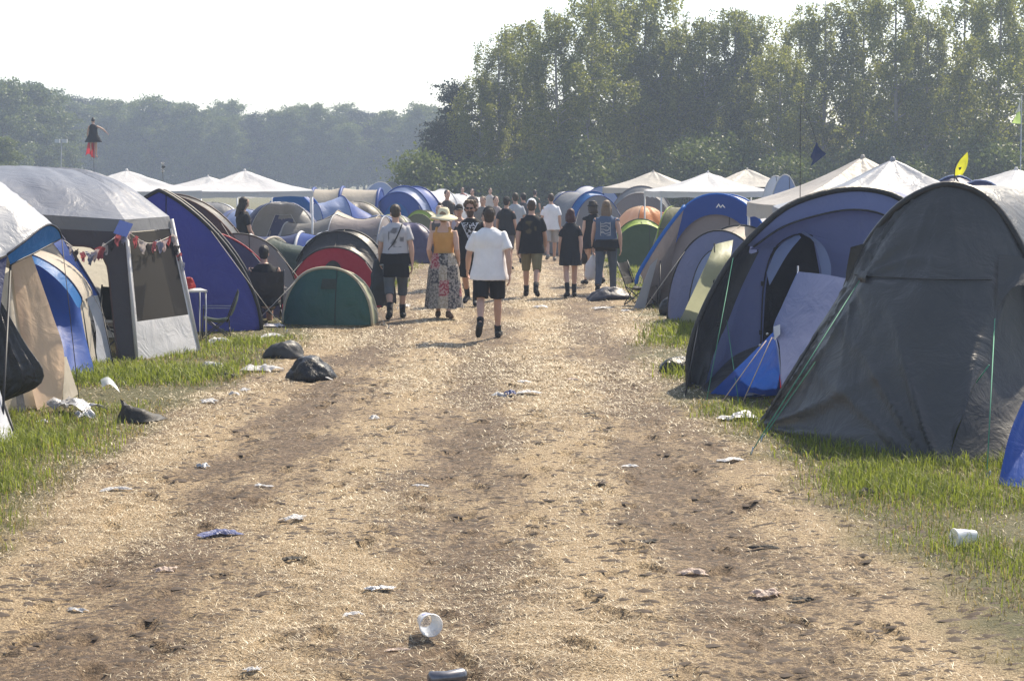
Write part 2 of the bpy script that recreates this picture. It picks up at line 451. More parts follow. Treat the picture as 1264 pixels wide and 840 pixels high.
def make_tree(kind, H, seed):
    thin = H in (13.2, 13.4)
    rnd = random.Random(seed)
    global rng
    rng = np.random.default_rng(seed)
    tb = MB(); pts = []
    lean = (rnd.uniform(-.5, .5), rnd.uniform(-.5, .5))
    tp = spline([(0, 0, -0.2), (lean[0] * .3, lean[1] * .3, H * .35), (lean[0] + rnd.uniform(-.3, .3), lean[1], H * .7), (lean[0], lean[1], H * .97)], 12)
    r0 = H * (0.013 if kind == 'birch' else 0.018)
    tb.tube(tp, np.linspace(r0, 0.03, 12), 7)
    nb = {'birch': 48 if not thin else 36, 'broad': 46, 'pine': 40, 'bush': 26}[kind]
    z0 = {'birch': .16, 'broad': .06, 'pine': .22, 'bush': .05}[kind]
    for k in range(nb):
        f = z0 + (0.98 - z0) * ((k + rnd.random()) / nb)
        base = tp[0] + 0
        i = f * 11; i0 = min(int(i), 10); base = tp[i0] + (tp[i0 + 1] - tp[i0]) * (i - i0)
        az = k * 2.399 + rnd.uniform(-.5, .5)
        g = (f - z0) / (1 - z0)
        if kind == 'birch': L = H * 0.20 * (min(1, .45 + g * 1.4) * (1 - g ** 4 * .75)) * rnd.uniform(.6, 1.35)
        elif kind == 'broad': L = H * 0.30 * (math.sin(math.pi * min(1, 0.25 + g * 0.72)) ** 0.6 + .05) * rnd.uniform(.65, 1.2)
        elif kind == 'pine': L = H * 0.24 * (1.05 - g * .72) * rnd.uniform(.45, 1.25)
        else: L = H * 0.55 * (1.0 - g * .6) * rnd.uniform(.6, 1.2)
        rise = {'birch': .55, 'broad': .45, 'pine': .12, 'bush': .5}[kind]
        d = np.array([math.cos(az), math.sin(az), 0])
        bp = np.array([base, base + d * L * .5 + [0, 0, L * rise * .55], base + d * L + [0, 0, L * rise * (.6 if kind == 'birch' else .8)]])
        bp = spline(bp, 6)
        tb.tube(bp, np.linspace(max(.02, r0 * .36 * (1.1 - g)), .008, 6), 5)
        if kind == 'birch':                                       # hanging twigs
            cl = [(rnd.uniform(.3, 1.0) * 5, np.array([rnd.gauss(0, .3), rnd.gauss(0, .3), rnd.gauss(0, .2)])) for _ in range(int(2 + L * 1.1))]
            for q in range(int(8 + L * 4.5)):
                t, off = rnd.choice(cl); t0 = min(int(t), 4)
                s = bp[t0] + (bp[t0 + 1] - bp[t0]) * (t - t0) + off + np.array([rnd.gauss(0, .2), rnd.gauss(0, .2), rnd.gauss(0, .12)])
                ln = rnd.uniform(.3, 1.5); m = int(10 + ln * 22)
                zz = rng.uniform(0, 1, m)
                pts.append(s + np.c_[rng.normal(0, .13, m), rng.normal(0, .13, m), -zz * ln + rng.normal(0, .05, m)])
        else:
            nc = int(5 + L * 2.2)
            for q in range(nc):
                t = rnd.uniform(.3, 1.0) * 5; t0 = min(int(t), 4)
                s = bp[t0] + (bp[t0 + 1] - bp[t0]) * (t - t0) + np.array([rnd.gauss(0, .35), rnd.gauss(0, .35), rnd.gauss(0, .22)])
                m = 42 if kind != 'pine' else 44
                sp = (.36, .36, .2) if kind != 'pine' else (.42, .42, .11)
                pts.append(s + rng.normal(size=(m, 3)) * sp)
    C = np.vstack(pts)
    size = {'birch': .15, 'broad': .26, 'pine': .22, 'bush': .16}[kind]
    V, F = leaf_quads(C, size)
    tm = raw_mesh('trunk', np.vstack(tb.V), tb.F); tm.materials.append(BARK_PALE if kind == 'birch' else BARK)
    tm.polygons.foreach_set('use_smooth', np.ones(len(tm.polygons), bool))
    cm = raw_mesh('crown', V, F); cm.materials.append({'birch': LEAF_BIRCH, 'broad': LEAF_BROAD, 'pine': LEAF_PINE, 'bush': LEAF_BROAD}[kind])
    return tm, cm
PROTO = {k: [make_tree(k, H, 100 + 7 * i + 31 * len(k)) for i, H in enumerate(hs_)] for k, hs_ in
         {'birch': (13, 13.5, 12.5, 14, 13.2, 13.4), 'broad': (12, 13, 12.5), 'pine': (13, 12), 'bush': (2.6, 3.0)}.items()}
def tree(kind, i, x, y, s, rz, name, label, cat, group, sz=1.0):
    e = empty(name, (x, y, 0), rz, label, cat, group)
    e.scale = (s, s, s * sz)
    tm, cm = PROTO[kind][i % len(PROTO[kind])]
    for nm, me in (('trunk', tm), ('crown', cm)):
        o = bpy.data.objects.new(nm, me); COL.objects.link(o); o.parent = e
    return e
def forest():
    r = random.Random(3)
    # right: the tall birch wood beyond the tents, 105 to 135 m away; (pixel across, pixel of the top)
    tops = [(590, 85), (618, 45), (655, 22), (690, 5), (722, -25), (755, -20), (788, -30), (812, 40), (838, 28), (868, 12), (897, 0), (925, 8),
            (955, 45), (985, 12), (1015, -8), (1062, -20), (1105, -30), (1140, 10), (1175, -22), (1225, -35), (1270, -30), (1315, -10), (1380, 0)]
    for k, (px, top) in enumerate(tops):
        Y = 108 + r.uniform(-5, 6)
        H = W(px, top, Y)[2]
        i = k % 4
        s = H / (13, 13.5, 12.5, 14)[i]
        if px > 945 or k % 3 == 1: i = 4 + k % 2; s = H / 13.3
        where = 'at the thin end beside the pines' if px < 645 else 'above the crowd on the path' if px < 735 else 'over the grey tents and the beige gazebo roof' if px < 835 else 'behind the square framed white gazebo' if px < 950 else 'over the two large gazebo roofs, sky showing through' if px < 1130 else 'behind the yellow flag, sky showing through'
        tree('birch', i, XP(px, Y), Y, s, r.uniform(0, 6.28), 'birch_tree', 'tall hazy birch ' + where, 'tree', 'birches ' + where)
    for k in range(16):
        px = 600 + k * 52 + r.uniform(-18, 18); Y = 124 + r.uniform(-4, 8)
        top = np.interp(px, [600, 700, 830, 950, 1300, 1500], [140, 90, 110, 125, 105, 120]) + r.uniform(-25, 40)
        tree('broad', k % 3, XP(px, Y), Y, W(px, top, Y)[2] / 12.6, r.uniform(0, 6.28), 'broadleaf_tree', 'darker broadleaf tree filling in behind the tall birches', 'tree', 'trees in the second row of the wood')
    for px, top, Y, k, lab in ((545, 150, 106, 0, 'middle sized dark pine between a taller and a lower pine'), (568, 92, 109, 1, 'tallest dark pine with flat tiers next to the first birches'), (527, 175, 112, 0, 'lowest dark pine at the very end of the birch wood by the open field')):
        tree('pine', k, XP(px, Y), Y, W(px, top, Y)[2] / 12.5, r.uniform(0, 6.28), 'pine_tree', lab, 'tree', 'pines at the end of the birch wood')
    for k in range(30):
        px = 540 + k * 28 + r.uniform(-10, 10); Y = 101 + r.uniform(-2, 4)
        tree('bush', k % 2, XP(px, Y), Y, r.uniform(.85, 1.5), r.uniform(0, 6.28), 'shrub', 'leafy shrub growing along the foot of the birch wood', 'shrub', 'shrubs along the foot of the wood')
    # left: the far blue wood
    for row, (Y0, n) in enumerate(((262, 30), (272, 28), (284, 28))):
        for k in range(n):
            px = -110 + (k + .5 * (row % 2)) * (680.0 / n) + r.uniform(-8, 8); Y = Y0 + r.uniform(-4, 4)
            top = np.interp(px, [-100, 60, 130, 200, 300, 420, 520, 600], [125, 112, 128, 134, 138, 142, 144, 140]) + r.uniform(-12, 12)
            kind = 'pine' if r.random() < .3 else 'broad'
            H = W(px, top, Y)[2]
            tree(kind, k, XP(px, Y), Y, H / 12.6, r.uniform(0, 6.28), 'pine_tree' if kind == 'pine' else 'broadleaf_tree',
                 'small blue hazy pine in the far wood across the field' if kind == 'pine' else 'small blue hazy round tree in the far wood across the field', 'tree', 'far pines across the field' if kind == 'pine' else 'far round trees across the field')
    for px, top, Y, k, lab in ((38, 96, 205, 0, 'tallest round tree of the left wood, over the grey domed gazebo'), (8, 104, 200, 1, 'big round tree beside the tallest one in the left wood'), (72, 118, 212, 2, 'round tree behind the floodlight mast'), (-30, 110, 205, 0, 'big round tree furthest from the floodlight mast in the left wood')):
        tree('broad', k, XP(px, Y), Y, W(px, top, Y)[2] / 12.6, r.uniform(0, 6.28), 'broadleaf_tree', lab, 'tree', 'nearer trees at the left wood', 1.0)
    for px, top, Y, k in ((5, 165, 150, 0), (-40, 160, 150, 1)):
        tree('broad', k, XP(px, Y), Y, W(px, top, Y)[2] / 12.6, r.uniform(0, 6.28), 'broadleaf_tree', 'low pale green tree in front of the big round trees', 'tree', 'low trees before the left wood')
forest()

# ================================================================== the hazy, dusty air
def build_haze():
    x0, x1, y0, y1, z0, z1 = -160, 160, -8, 330, -1.2, 19
    V = np.array([[x, y, z] for x in (x0, x1) for y in (y0, y1) for z in (z0, z1)], float)
    F = [[0, 1, 3, 2], [4, 6, 7, 5], [0, 4, 5, 1], [2, 3, 7, 6], [0, 2, 6, 4], [1, 5, 7, 3]]
    m, t, out = nodes_of('haze')
    v = t.nodes.new('ShaderNodeVolumePrincipled')
    v.inputs['Color'].default_value = (0.64, 0.77, 1.0, 1)
    v.inputs['Density'].default_value = 0.0012
    v.inputs['Anisotropy'].default_value = 0.2
    t.links.new(v.outputs[0], out.inputs['Volume'])
    o = mk('haze', V, F, m, smooth=False)
    tag(o, 'pale dusty haze hanging over the field', 'haze', kind='stuff')
build_haze()

# ================================================================== tent builders
def arch(hw, h, n=33, p=0.90, q=0.92, y=0.0, a0=0.0, a1=math.pi):
    a = np.linspace(math.pi - a0, math.pi - a1, n)
    c, s = np.cos(a), np.sin(a)
    return np.c_[hw * np.sign(c) * np.abs(c) ** p, np.full(n, y), h * np.clip(s, 0, 1) ** q]
def tunnel(name, label, loc, yaw, hoops, panels, pole=None, front=None, back=None, front_out=0.35, back_out=0.5, sag=0.05,
           door=None, guys=True, band=None, group=None, cat='tent', vent=None, guy_mat=None, amp=0.032, pr=0.014, shape=(.95, .95)):
    """tunnel or hoop tent: local -Y is its front. hoops: (y, half width, height); panels: one cloth for each bay"""
    root = empty(name, loc, yaw, label, cat, group)
    A = [arch(hw, h, 33, shape[0], shape[1], y=y) for (y, hw, h) in hoops]
    for i in range(len(hoops) - 1):
        S = []
        for t in np.linspace(0, 1, 9):
            c = A[i] * (1 - t) + A[i + 1] * t
            k = 1 - 1.7 * sag * 4 * t * (1 - t)
            c = c * np.array([k, 1, k])
            S.append(c)
        SEED[0] += 1
        S = wrinkle(np.array(S).transpose(1, 0, 2), amp, 9, 4, SEED[0])
        mk('fly_panel', *grid_vf(S), panels[i % len(panels)], root)
    pm = pole or DARKLINE
    if loc[1] < 45:
        for i in range(len(hoops) - 1):                            # stitched seams along each bay
            for q in (8, 16, 24):
                pts = []
                for t in np.linspace(0, 1, 9):
                    k = 1 - 1.7 * sag * 4 * t * (1 - t) + .006
                    pts.append((A[i][q] * (1 - t) + A[i + 1][q] * t) * np.array([k, 1, k]))
                tube('seam', pts, .007, DARKLINE, root, 4)
    for (y, hw, h), a in zip(hoops, A):
        if h > .25: tube('pole_sleeve', a * np.array([1.004, 1, 1.004]), pr, pm, root, 6)
    def cap(a, out, mat, sgn, nm):
        y0 = a[0][1]
        s = a[:, 0] / (abs(a[0][0]) + 1e-9)
        rows = []
        for t in np.linspace(0, 1, 15):
            g = np.c_[a[:, 0] * 0.96, y0 + sgn * out * np.sqrt(np.clip(1 - s * s, 0, 1)), np.zeros(len(a)) + .012]
            rows.append(a * (1 - t) + g * t + np.c_[np.zeros(len(a)), np.full(len(a), sgn * .04 * math.sin(math.pi * t)) * np.sqrt(np.clip(1 - s * s, 0, 1)), np.zeros(len(a))])
        SEED[0] += 1
        S = wrinkle(np.array(rows).transpose(1, 0, 2), amp * 1.3, 8, 3, SEED[0])
        o = mk(nm, *grid_vf(S), mat, root)
        return S, o
    if front is not None:
        S, fo = cap(A[0], front_out, front, -1, 'front_panel')
        n, m, _ = S.shape
        if door is None and loc[1] < 45: tube('zip', S[n // 2 + 2][::2] + [0, -.012, 0], .006, DARKLINE, root, 4)
        if door is not None:                                      # zipped door: an arched line of seam tape and a slightly proud flap
            hw, h = hoops[0][1], hoops[0][2]
            dm, fx, fw, fh = door                                   # cloth, centre and half width as fractions of the half width, height fraction
            pts = []
            for a in np.linspace(0, math.pi, 21):
                x = hw * (fx - fw * math.cos(a)); z = h * fh * math.sin(a) ** .7
                pts.append((x, z))
            def on_cap(x, z):
                s = min(1, abs(x) / hw); zt = h * max(0.03, 1 - s ** (2 / .72 * .8)) ** (.8 / 1.6 * 1.0)
                zt = max(zt, .05); t = 1 - min(1, z / zt)
                yy = hoops[0][0] - front_out * math.sqrt(max(0, 1 - s * s)) * t - .04 * math.sin(math.pi * t)
                return (x, yy - .02, max(.02, z))
            rim = [on_cap(*p) for p in pts]
            tube('door_zip', rim, .010, pm, root, 5)
            c = np.array(rim)
            base = c.copy(); base[:, 2] = .02
            base[:, 1] = [on_cap(p[0], 0.02)[1] for p in pts]
            S2 = np.array([base * (1 - t) + c * t for t in np.linspace(0, 1, 9)]).transpose(1, 0, 2) + [0, -.004, 0]
            mk('door', *grid_vf(wrinkle(S2, .01, 6, 4, SEED[0] + 3)), dm, root)
        if band is not None:                                      # coloured band along the front hoop
            a = A[0]; S2 = np.array([a * (1 - t) + (a * np.array([.82, 1, .82]) + [0, -.02, 0]) * t + [0, -.025 - .06 * t, 0] for t in np.linspace(0, 1, 5)]).transpose(1, 0, 2)
            S2 = S2[4:-4]
            mk('front_band', *grid_vf(S2), band, root)
    if back is not None: cap(A[-1], back_out, back, 1, 'back_panel')
    if vent is not None:
        a = A[0][13:20] * np.array([.72, 1, .88]); yv = hoops[0][0] - front_out * .2
        S2 = np.array([np.c_[a[:, 0], np.full(len(a), yv - .05 - .10 * t), a[:, 2] - .16 * t] for t in np.linspace(0, 1, 4)]).transpose(1, 0, 2)
        mk('vent_flap', *grid_vf(S2), vent, root)
    if guys:
        y, hw, h = hoops[0]
        for s in (-1, 1):
            p = A[0][9 if s < 0 else 23]
            e = (s * (hw + .35), y - .45, .0)
            tube('guy_line', [p, e], .004, guy_mat or PALECORD, root, 4)
            tube('peg', [(e[0], e[1], -.05), (e[0] + .02 * s, e[1] - .01, .05)], .006, STEEL, root, 4)
    return root
def dome(name, label, loc, yaw, w_, d_, h, cols, pole=None, group=None, n_leg=4, door=None, sag=.13, amp=.032, p=.62):
    """dome tent: bowed poles meet at the crown, cloth sags a little between them. cols: cloth of each sector"""
    root = empty(name, loc, yaw, label, 'tent', group)
    th0 = math.pi / n_leg
    def pt(th, t):
        c, s = math.cos(th), math.sin(th)
        k = 1.0 / max(abs(c) ** 3 + abs(s) ** 3, 1e-6) ** (1 / 3)
        a = t * math.pi / 2
        r = math.cos(a) ** .80; z = math.sin(a) ** .86
        ph = (th - th0) * n_leg / (2 * math.pi)
        e = abs(ph - round(ph)) * 2                                # 0 on a pole, 1 half way
        f = 1 - sag * e * e * math.sin(a * 2) ** .7
        return (w_ / 2 * c * k * r * f, d_ / 2 * s * k * r * f, h * z * (1 - sag * .3 * e * e * math.cos(a)) + .012)
    for q in range(n_leg):
        a0 = th0 + q * 2 * math.pi / n_leg
        S = np.array([[pt(th, t) for t in np.linspace(0, 1, 15)] for th in np.linspace(a0, a0 + 2 * math.pi / n_leg, 15)])
        SEED[0] += 1
        mk('fly_panel', *grid_vf(wrinkle(S, amp, 6, 5, SEED[0])), cols[q % len(cols)], root)
        tube('pole_sleeve', [np.array(pt(a0, t)) * 1.004 for t in np.linspace(0, 1, 15)], .012, pole or DARKLINE, root, 5)
    if door is not None:                                          # door on local -Y
        S = np.array([[np.array(pt(-math.pi / 2 + (u - .5) * 1.1 * (1 - .55 * v), .02 + v * .58)) * 1.012 for v in np.linspace(0, 1, 10)] for u in np.linspace(0, 1, 10)])
        mk('door', *grid_vf(S), door, root)
        rim = np.vstack([S[0], S[1:, -1], S[-1][::-1][1:]])
        tube('door_zip', rim * 1.003, .009, pole or DARKLINE, root, 4)
    for s in (-1, 1):
        p0 = pt(-math.pi / 2 + s * .9, .55); e = (s * (w_ / 2 + .3), -d_ / 2 - .35, 0)
        tube('guy_line', [p0, e], .004, PALECORD, root, 4)
        tube('peg', [(e[0], e[1], -.05), (e[0], e[1] - .02, .05)], .006, STEEL, root, 4)
    return root
def gazebo(name, label, loc, yaw, w_, d_, eave, peak, cloth, leg=None, val=.20, group=None, sag=.10, valance=None, wall=None, cat='gazebo', tip=0.0):
    root = empty(name, loc, yaw, label, cat, group)
    sag = sag + .035
    x, y = w_ / 2, d_ / 2
    C = [(-x, -y), (x, -y), (x, y), (-x, y)]
    for i in range(4):
        a = np.array([*C[i], eave]); b = np.array([*C[(i + 1) % 4], eave]); top = np.array([0, 0, peak])
        S = []
        for u in np.linspace(0, 1, 17):
            e = a + (b - a) * u; e = e * [1, 1, 1] - [0, 0, .05 * 4 * u * (1 - u) * .4]
            S.append([e + (top - e) * t - np.array([0, 0, sag * (math.sin(math.pi * t) * .8 + .2 * math.sin(math.pi * t) * math.sin(math.pi * u))]) for t in np.linspace(0, 1, 11)])
        SEED[0] += 1
        mk('canopy_panel', *grid_vf(wrinkle(np.array(S), .04, 6, 4, SEED[0])), cloth, root)
        S = np.array([[(a + (b - a) * u) * [1.003, 1.003, 1] - [0, 0, .05 * 4 * u * (1 - u) * .4 + val * t + .012 * math.sin(u * 21) * t] for t in np.linspace(0, 1, 4)] for u in np.linspace(0, 1, 25)])
        mk('valance', *grid_vf(wrinkle(S, .012, 12, 1, SEED[0] + 2)), valance or cloth, root)
        cx, cy = C[i]
        tube('leg', [(cx * .985, cy * .985, -.02), (cx * .985, cy * .985, eave - .01)], .022, leg or WHITEPOLE, root, 6)
        tube('eave_bar', [(a[0] * .985, a[1] * .985, eave - .03), (b[0] * .985, b[1] * .985, eave - .03)], .014, leg or WHITEPOLE, root, 5)
        tube('roof_pole', [(a[0] * .97, a[1] * .97, eave - .04), (a[0] * .5, a[1] * .5, (eave + peak) / 2 - sag - .04), (0, 0, peak - .05)], .013, leg or WHITEPOLE, root, 5)
        if wall and i in wall:
            S = np.array([[(a + (b - a) * u) * [.975, .975, 0] + [0, 0, .02 + (eave - .06) * t] for t in np.linspace(0, 1, 9)] for u in np.linspace(0, 1, 17)])
            mk('side_wall', *grid_vf(wrinkle(S, .05, 9, 2, SEED[0] + 4)), wall[i], root)
    tube('peak_cap', [(0, 0, peak - .03), (0, 0, peak + .035)], [.05, .02], cloth, root, 8)
    return root

# ================================================================== cloth colours
F_GREY = fabric((0.20, 0.205, 0.22))
F_DGREY = fabric((0.062, 0.065, 0.070), 0.42, 0.14, 0.45, 0.4)
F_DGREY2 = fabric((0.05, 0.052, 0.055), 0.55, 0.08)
F_SLATE = fabric((0.21, 0.25, 0.46), 0.5, 0.38)
F_LGREY = fabric((0.40, 0.42, 0.47), 0.4, 0.2, 0.5)
F_WHITE = fabric((0.74, 0.74, 0.76), 0.45, 0.28)
F_CREAM = fabric((0.68, 0.61, 0.51), 0.5, 0.42)
F_PEACH = fabric((0.80, 0.60, 0.44), 0.5, 0.55)
F_BLUE = fabric((0.012, 0.075, 0.38), 0.5, 0.35, 0.35, 0.12)
F_BRIGHT = fabric((0.02, 0.22, 0.65), 0.45, 0.55)
F_NAVY = fabric((0.018, 0.03, 0.12), 0.45, 0.2)
F_ROYAL = fabric((0.04, 0.05, 0.36), 0.42, 0.35, 0.5)
F_PURPLE = fabric((0.05, 0.04, 0.12), 0.45, 0.2)
F_BLACK = fabric((0.02, 0.02, 0.022), 0.45, 0.05)
F_MAROON = fabric((0.05, 0.028, 0.03), 0.5, 0.1)
F_RED = fabric((0.50, 0.015, 0.045), 0.45, 0.35)
F_ORANGE = fabric((0.72, 0.30, 0.10), 0.5, 0.4)
F_TEAL = fabric((0.02, 0.11, 0.095), 0.45, 0.3)
F_GREEN = fabric((0.055, 0.10, 0.03), 0.5, 0.3)
F_DGREEN = fabric((0.025, 0.05, 0.035), 0.5, 0.2)
F_LIME = fabric((0.40, 0.55, 0.07), 0.5, 0.3)
F_OLIVE = fabric((0.17, 0.17, 0.08), 0.5, 0.25)
F_BEIGE = fabric((0.44, 0.38, 0.31), 0.5, 0.25)
F_MAUVE = fabric((0.25, 0.215, 0.215), 0.5, 0.25)
F_BROWN = fabric((0.17, 0.15, 0.13), 0.5, 0.2)
F_TARP = fabric((0.012, 0.085, 0.44), 0.4, 0.25, 0.5, 0.2, 8)
F_SILVER = fabric((0.30, 0.31, 0.33), 0.25, 0.0, 0.8, 0.8, 12)
F_PALEGREEN = fabric((0.50, 0.52, 0.36), 0.5, 0.35)
F_YELLOW = fabric((0.75, 0.70, 0.05), 0.5, 0.45)
F_LBLUE = fabric((0.28, 0.36, 0.60), 0.5, 0.3)
def pmid(px, py, Y): return np.array(W(px, py, Y))
def wl(*pts): return [W(*p) for p in pts]

# ------------------------------------------------------------------ left, nearest: hooded tent with peach wall
def tent_hooded():
    o = np.array(G(40, 505)); root = empty('hooded_tent', o, 0, 'grey and blue hooded tent with peach door cloth, a black sack hanging on it', 'tent')
    U = wl((9, 314, 16.55), (30, 298, 16.75), (50, 282, 17.0), (62, 277, 17.2), (72, 283, 17.45), (76, 293, 17.6))
    V = wl((13, 327, 16.62), (28, 319, 16.8), (41, 313, 17.0), (54, 306, 17.2), (67, 299, 17.45), (76, 294, 17.6))
    B = wl((-70, 345, 15.9), (-66, 262, 16.5), (-45, 212, 17.0), (-20, 214, 17.5), (4, 232, 18.1), (22, 262, 18.6))
    B2 = [np.array(p) + [-1.6, .2, .05] for p in B]
    B3 = [np.array(p) * [1, 1, .55] + [-2.6, .3, 0] for p in B]
    sheet('roof', [U, B], F_LGREY, root, 30, 20, .028, 9, 3, .2, o)
    sheet('roof_back', [B, B2, B3], F_LGREY, root, 26, 20, .02, 6, 4, 0, o)
    sheet('hood_lip', [U, V], F_BRIGHT, root, 24, 6, .006, 6, 2, 0, o)
    tube('lip_binding', spline(np.array(U) - o, 20), .012, fabric((.02, .03, .06)), root)
    tube('lip_edge', spline(np.array(V) - o, 20), .008, DARKLINE, root)
    sheet('side_wall', [wl((-70, 340, 15.95), (-30, 335, 16.3), (9, 316, 16.55)), [G(-120, 560), G(-60, 545), G(-20, 530)]], F_NAVY, root, 16, 16, .02, 5, 4, 0, o)
    sheet('door_cloth', [wl((14, 326, 16.9), (26, 319, 17.05), (38, 312, 17.2)), wl((22, 385, 16.95), (42, 385, 17.15), (64, 386, 17.35)), wl((30, 440, 17.0), (52, 440, 17.15), (79, 436, 17.3)), [G(46, 506), G(58, 502), G(77, 497)]], F_PEACH, root, 18, 26, .02, 5, 3, .2, o)
    sheet('inner_cloth', [wl((-30, 345, 16.6), (0, 340, 16.75), (18, 330, 17.0)), wl((-40, 430, 16.5), (5, 440, 16.7), (34, 440, 17.1)), [G(-40, 530), G(10, 508), G(50, 503)]], F_CREAM, root, 20, 22, .03, 7, 3, .1, o)
    sheet('dark_strap', [wl((14, 440, 16.78), (22, 440, 16.85)), [G(22, 510), G(32, 508)]], F_BLACK, root, 5, 12, .01, 3, 3, 0, o)
    sheet('rear_skirt', [wl((78, 440, 17.45), (82, 440, 17.8)), [G(78, 497), G(97, 487)]], F_CREAM, root, 8, 12, .015, 4, 3, 0, o)
    tube('guy_line', [np.array(W(76, 293, 17.6)) - o, np.array(G(98, 497)) - o], .004, DARKLINE, root, 4)
    tube('support_pole', [np.array(W(13, 327, 16.7)) - o, np.array(G(2, 540)) - o], .012, DARKLINE, root, 6)
    # grey skirt corner at the very front
    o2 = np.array(G(0, 540)); r2 = empty('grey_tent', o2, 0, 'corner of a pale grey tent pegged down below the hanging black sack', 'tent')
    sheet('fly_panel', [[W(-90, 380, 15.2), W(-45, 372, 15.5), W(-12, 440, 15.7)], [W(-90, 470, 15.0), W(-40, 455, 15.2), W(3, 492, 15.5)], [G(-100, 560), G(-50, 560), G(20, 541)]], F_LGREY, r2, 16, 16, .02, 5, 4, 0, o2)
    sheet('far_panel', [[W(-90, 380, 15.2), W(-45, 372, 15.5), W(-12, 440, 15.7)], [W(-90, 470, 16.4), W(-45, 450, 16.4), W(-12, 470, 16.3)], [G(-110, 505), G(-50, 505), G(20, 541)]], F_LGREY, r2, 14, 14, .02, 5, 4, 0, o2)
    tube('hem', [np.array(W(3, 492, 15.5)) - o2, np.array(G(20, 541)) - o2], .012, DARKLINE, r2)
tent_hooded()
# black sack hanging from the hood
def black_sack():
    c = np.array(W(14, 345, 16.3)); o = np.array([c[0], c[1], c[2]])
    prof = [(-.02, .02, -.0), (-.02, .04, -.12), (0.0, .10, -.32), (.02, .19, -.60), (.06, .27, -.85), (.03, .25, -1.0), (-.07, .12, -1.12), (-.12, .02, -1.2)]
    S = []
    for k in range(97):
        a = 2 * math.pi * k / 96
        S.append([(dx + r * math.cos(a) * (1 + .14 * math.sin(5 * a + 1) + .05 * math.sin(13 * a) + .04 * math.sin(21 * a + 2)) * (1.25 if math.cos(a) > .6 else 1), .55 * r * math.sin(a) * (1 + .12 * math.sin(7 * a)), z + .05 * r * math.cos(3 * a)) for (dx, r, z) in prof])
    C = np.array([spline(s, 24) for s in S])
    C = C + np.array([-.18, 0, 0])
    C = wrinkle(C, .02, 16, 4, 4)
    ob = mk('black_sack', *grid_vf(C), fabric((.012, .012, .014), .35, .02, .5, .5, 9), None, loc=o)
    tag(ob, 'black plastic sack hanging in a bulge from the hood of the peach tent', 'sack')
black_sack()

# ------------------------------------------------------------------ left, second: blue and cream hooped tent
def tent_blue_cream():
    o = np.array(G(100, 465)); root = empty('hooped_tent', o, 0, 'blue and cream hooped tent squeezed between the hooded tent and the grey dome gazebo', 'tent')
    # big outer hoop band, cream wall under it
    A = wl((-60, 250, 21.4), (-20, 232, 21.3), (14, 243, 21.2), (48, 264, 21.2), (76, 291, 21.2), (104, 334, 21.25), (122, 364, 21.3))
    A2 = wl((-60, 268, 21.2), (-22, 250, 21.1), (10, 256, 21.0), (42, 276, 21.0), (68, 303, 21.0), (93, 341, 21.1), (106, 366, 21.15))
    sheet('hoop_band', [A, A2], F_BLUE, root, 34, 5, .005, 8, 1, 0, o)
    tube('pole_sleeve', spline(np.array(A) - o, 30), .014, F_NAVY, root)
    A3 = [np.array(p) + [-.35, 1.0, .02] for p in A]; A4 = [np.array(p) * [1, 1, .6] + [-.9, 1.7, 0] for p in A]
    sheet('fly_panel', [A, A3, A4], F_CREAM, root, 30, 12, .02, 6, 3, 0, o)
    sheet('side_wall', [wl((106, 366, 21.15), (114, 365, 21.22), (122, 364, 21.3)), wl((118, 405, 21.1), (124, 405, 21.2), (131, 404, 21.35)), [G(118, 452), G(128, 450), G(139, 446)]], F_LGREY, root, 8, 16, .012, 3, 3, 0, o)
    sheet('front_panel', [[np.array(p) + [0, .03, 0] for p in wl((42, 276, 21.0), (68, 303, 21.0), (93, 341, 21.1), (106, 366, 21.15))], wl((50, 330, 20.85), (75, 340, 20.85), (98, 370, 20.9), (112, 400, 21.0)), [G(60, 466), G(85, 460), G(104, 456), G(120, 452)]], F_CREAM, root, 18, 22, .02, 6, 3, .2, o)
    L = wl((30, 312, 20.3), (48, 318, 20.3), (72, 332, 20.3), (90, 350, 20.35), (101, 368, 20.4), (101, 372, 20.4))
    L2 = wl((28, 330, 20.1), (44, 326, 20.1), (66, 341, 20.1), (84, 360, 20.15), (95, 378, 20.2), (99, 379, 20.3))
    sheet('porch_lip', [L, L2], F_BRIGHT, root, 20, 5, .004, 4, 1, 0, o)
    tube('porch_pole', spline(np.array(L) - o, 18), .012, F_NAVY, root)
    sheet('porch_roof', [[np.array(p) + [0, .0, 0] for p in L], [np.array(p) + [-.05, .75, .03] for p in L]], F_CREAM, root, 16, 8, .012, 4, 3, 0, o)
    sheet('porch_wall', [L2, wl((40, 390, 20.0), (62, 392, 20.0), (82, 402, 20.05), (97, 412, 20.1), (104, 415, 20.15), (106, 417, 20.2)), [G(50, 478), G(75, 472), G(92, 468), G(108, 464), (G(116, 462)), G(118, 461)]], F_BLUE, root, 22, 24, .022, 5, 3, .2, o)
    for (a, b) in (((101, 372, 20.4), (113, 458)), ((106, 366, 21.15), (121, 452)), ((122, 364, 21.3), (141, 455))):
        tube('webbing', [np.array(W(*a)) - o, np.array(G(*b)) - o], .008, DARKLINE, root, 4)
    tube('guy_line', [np.array(W(76, 291, 21.2)) - o, np.array(W(126, 385, 20.6)) - o, np.array(G(160, 462)) - o], .004, DARKLINE, root, 4)
tent_blue_cream()

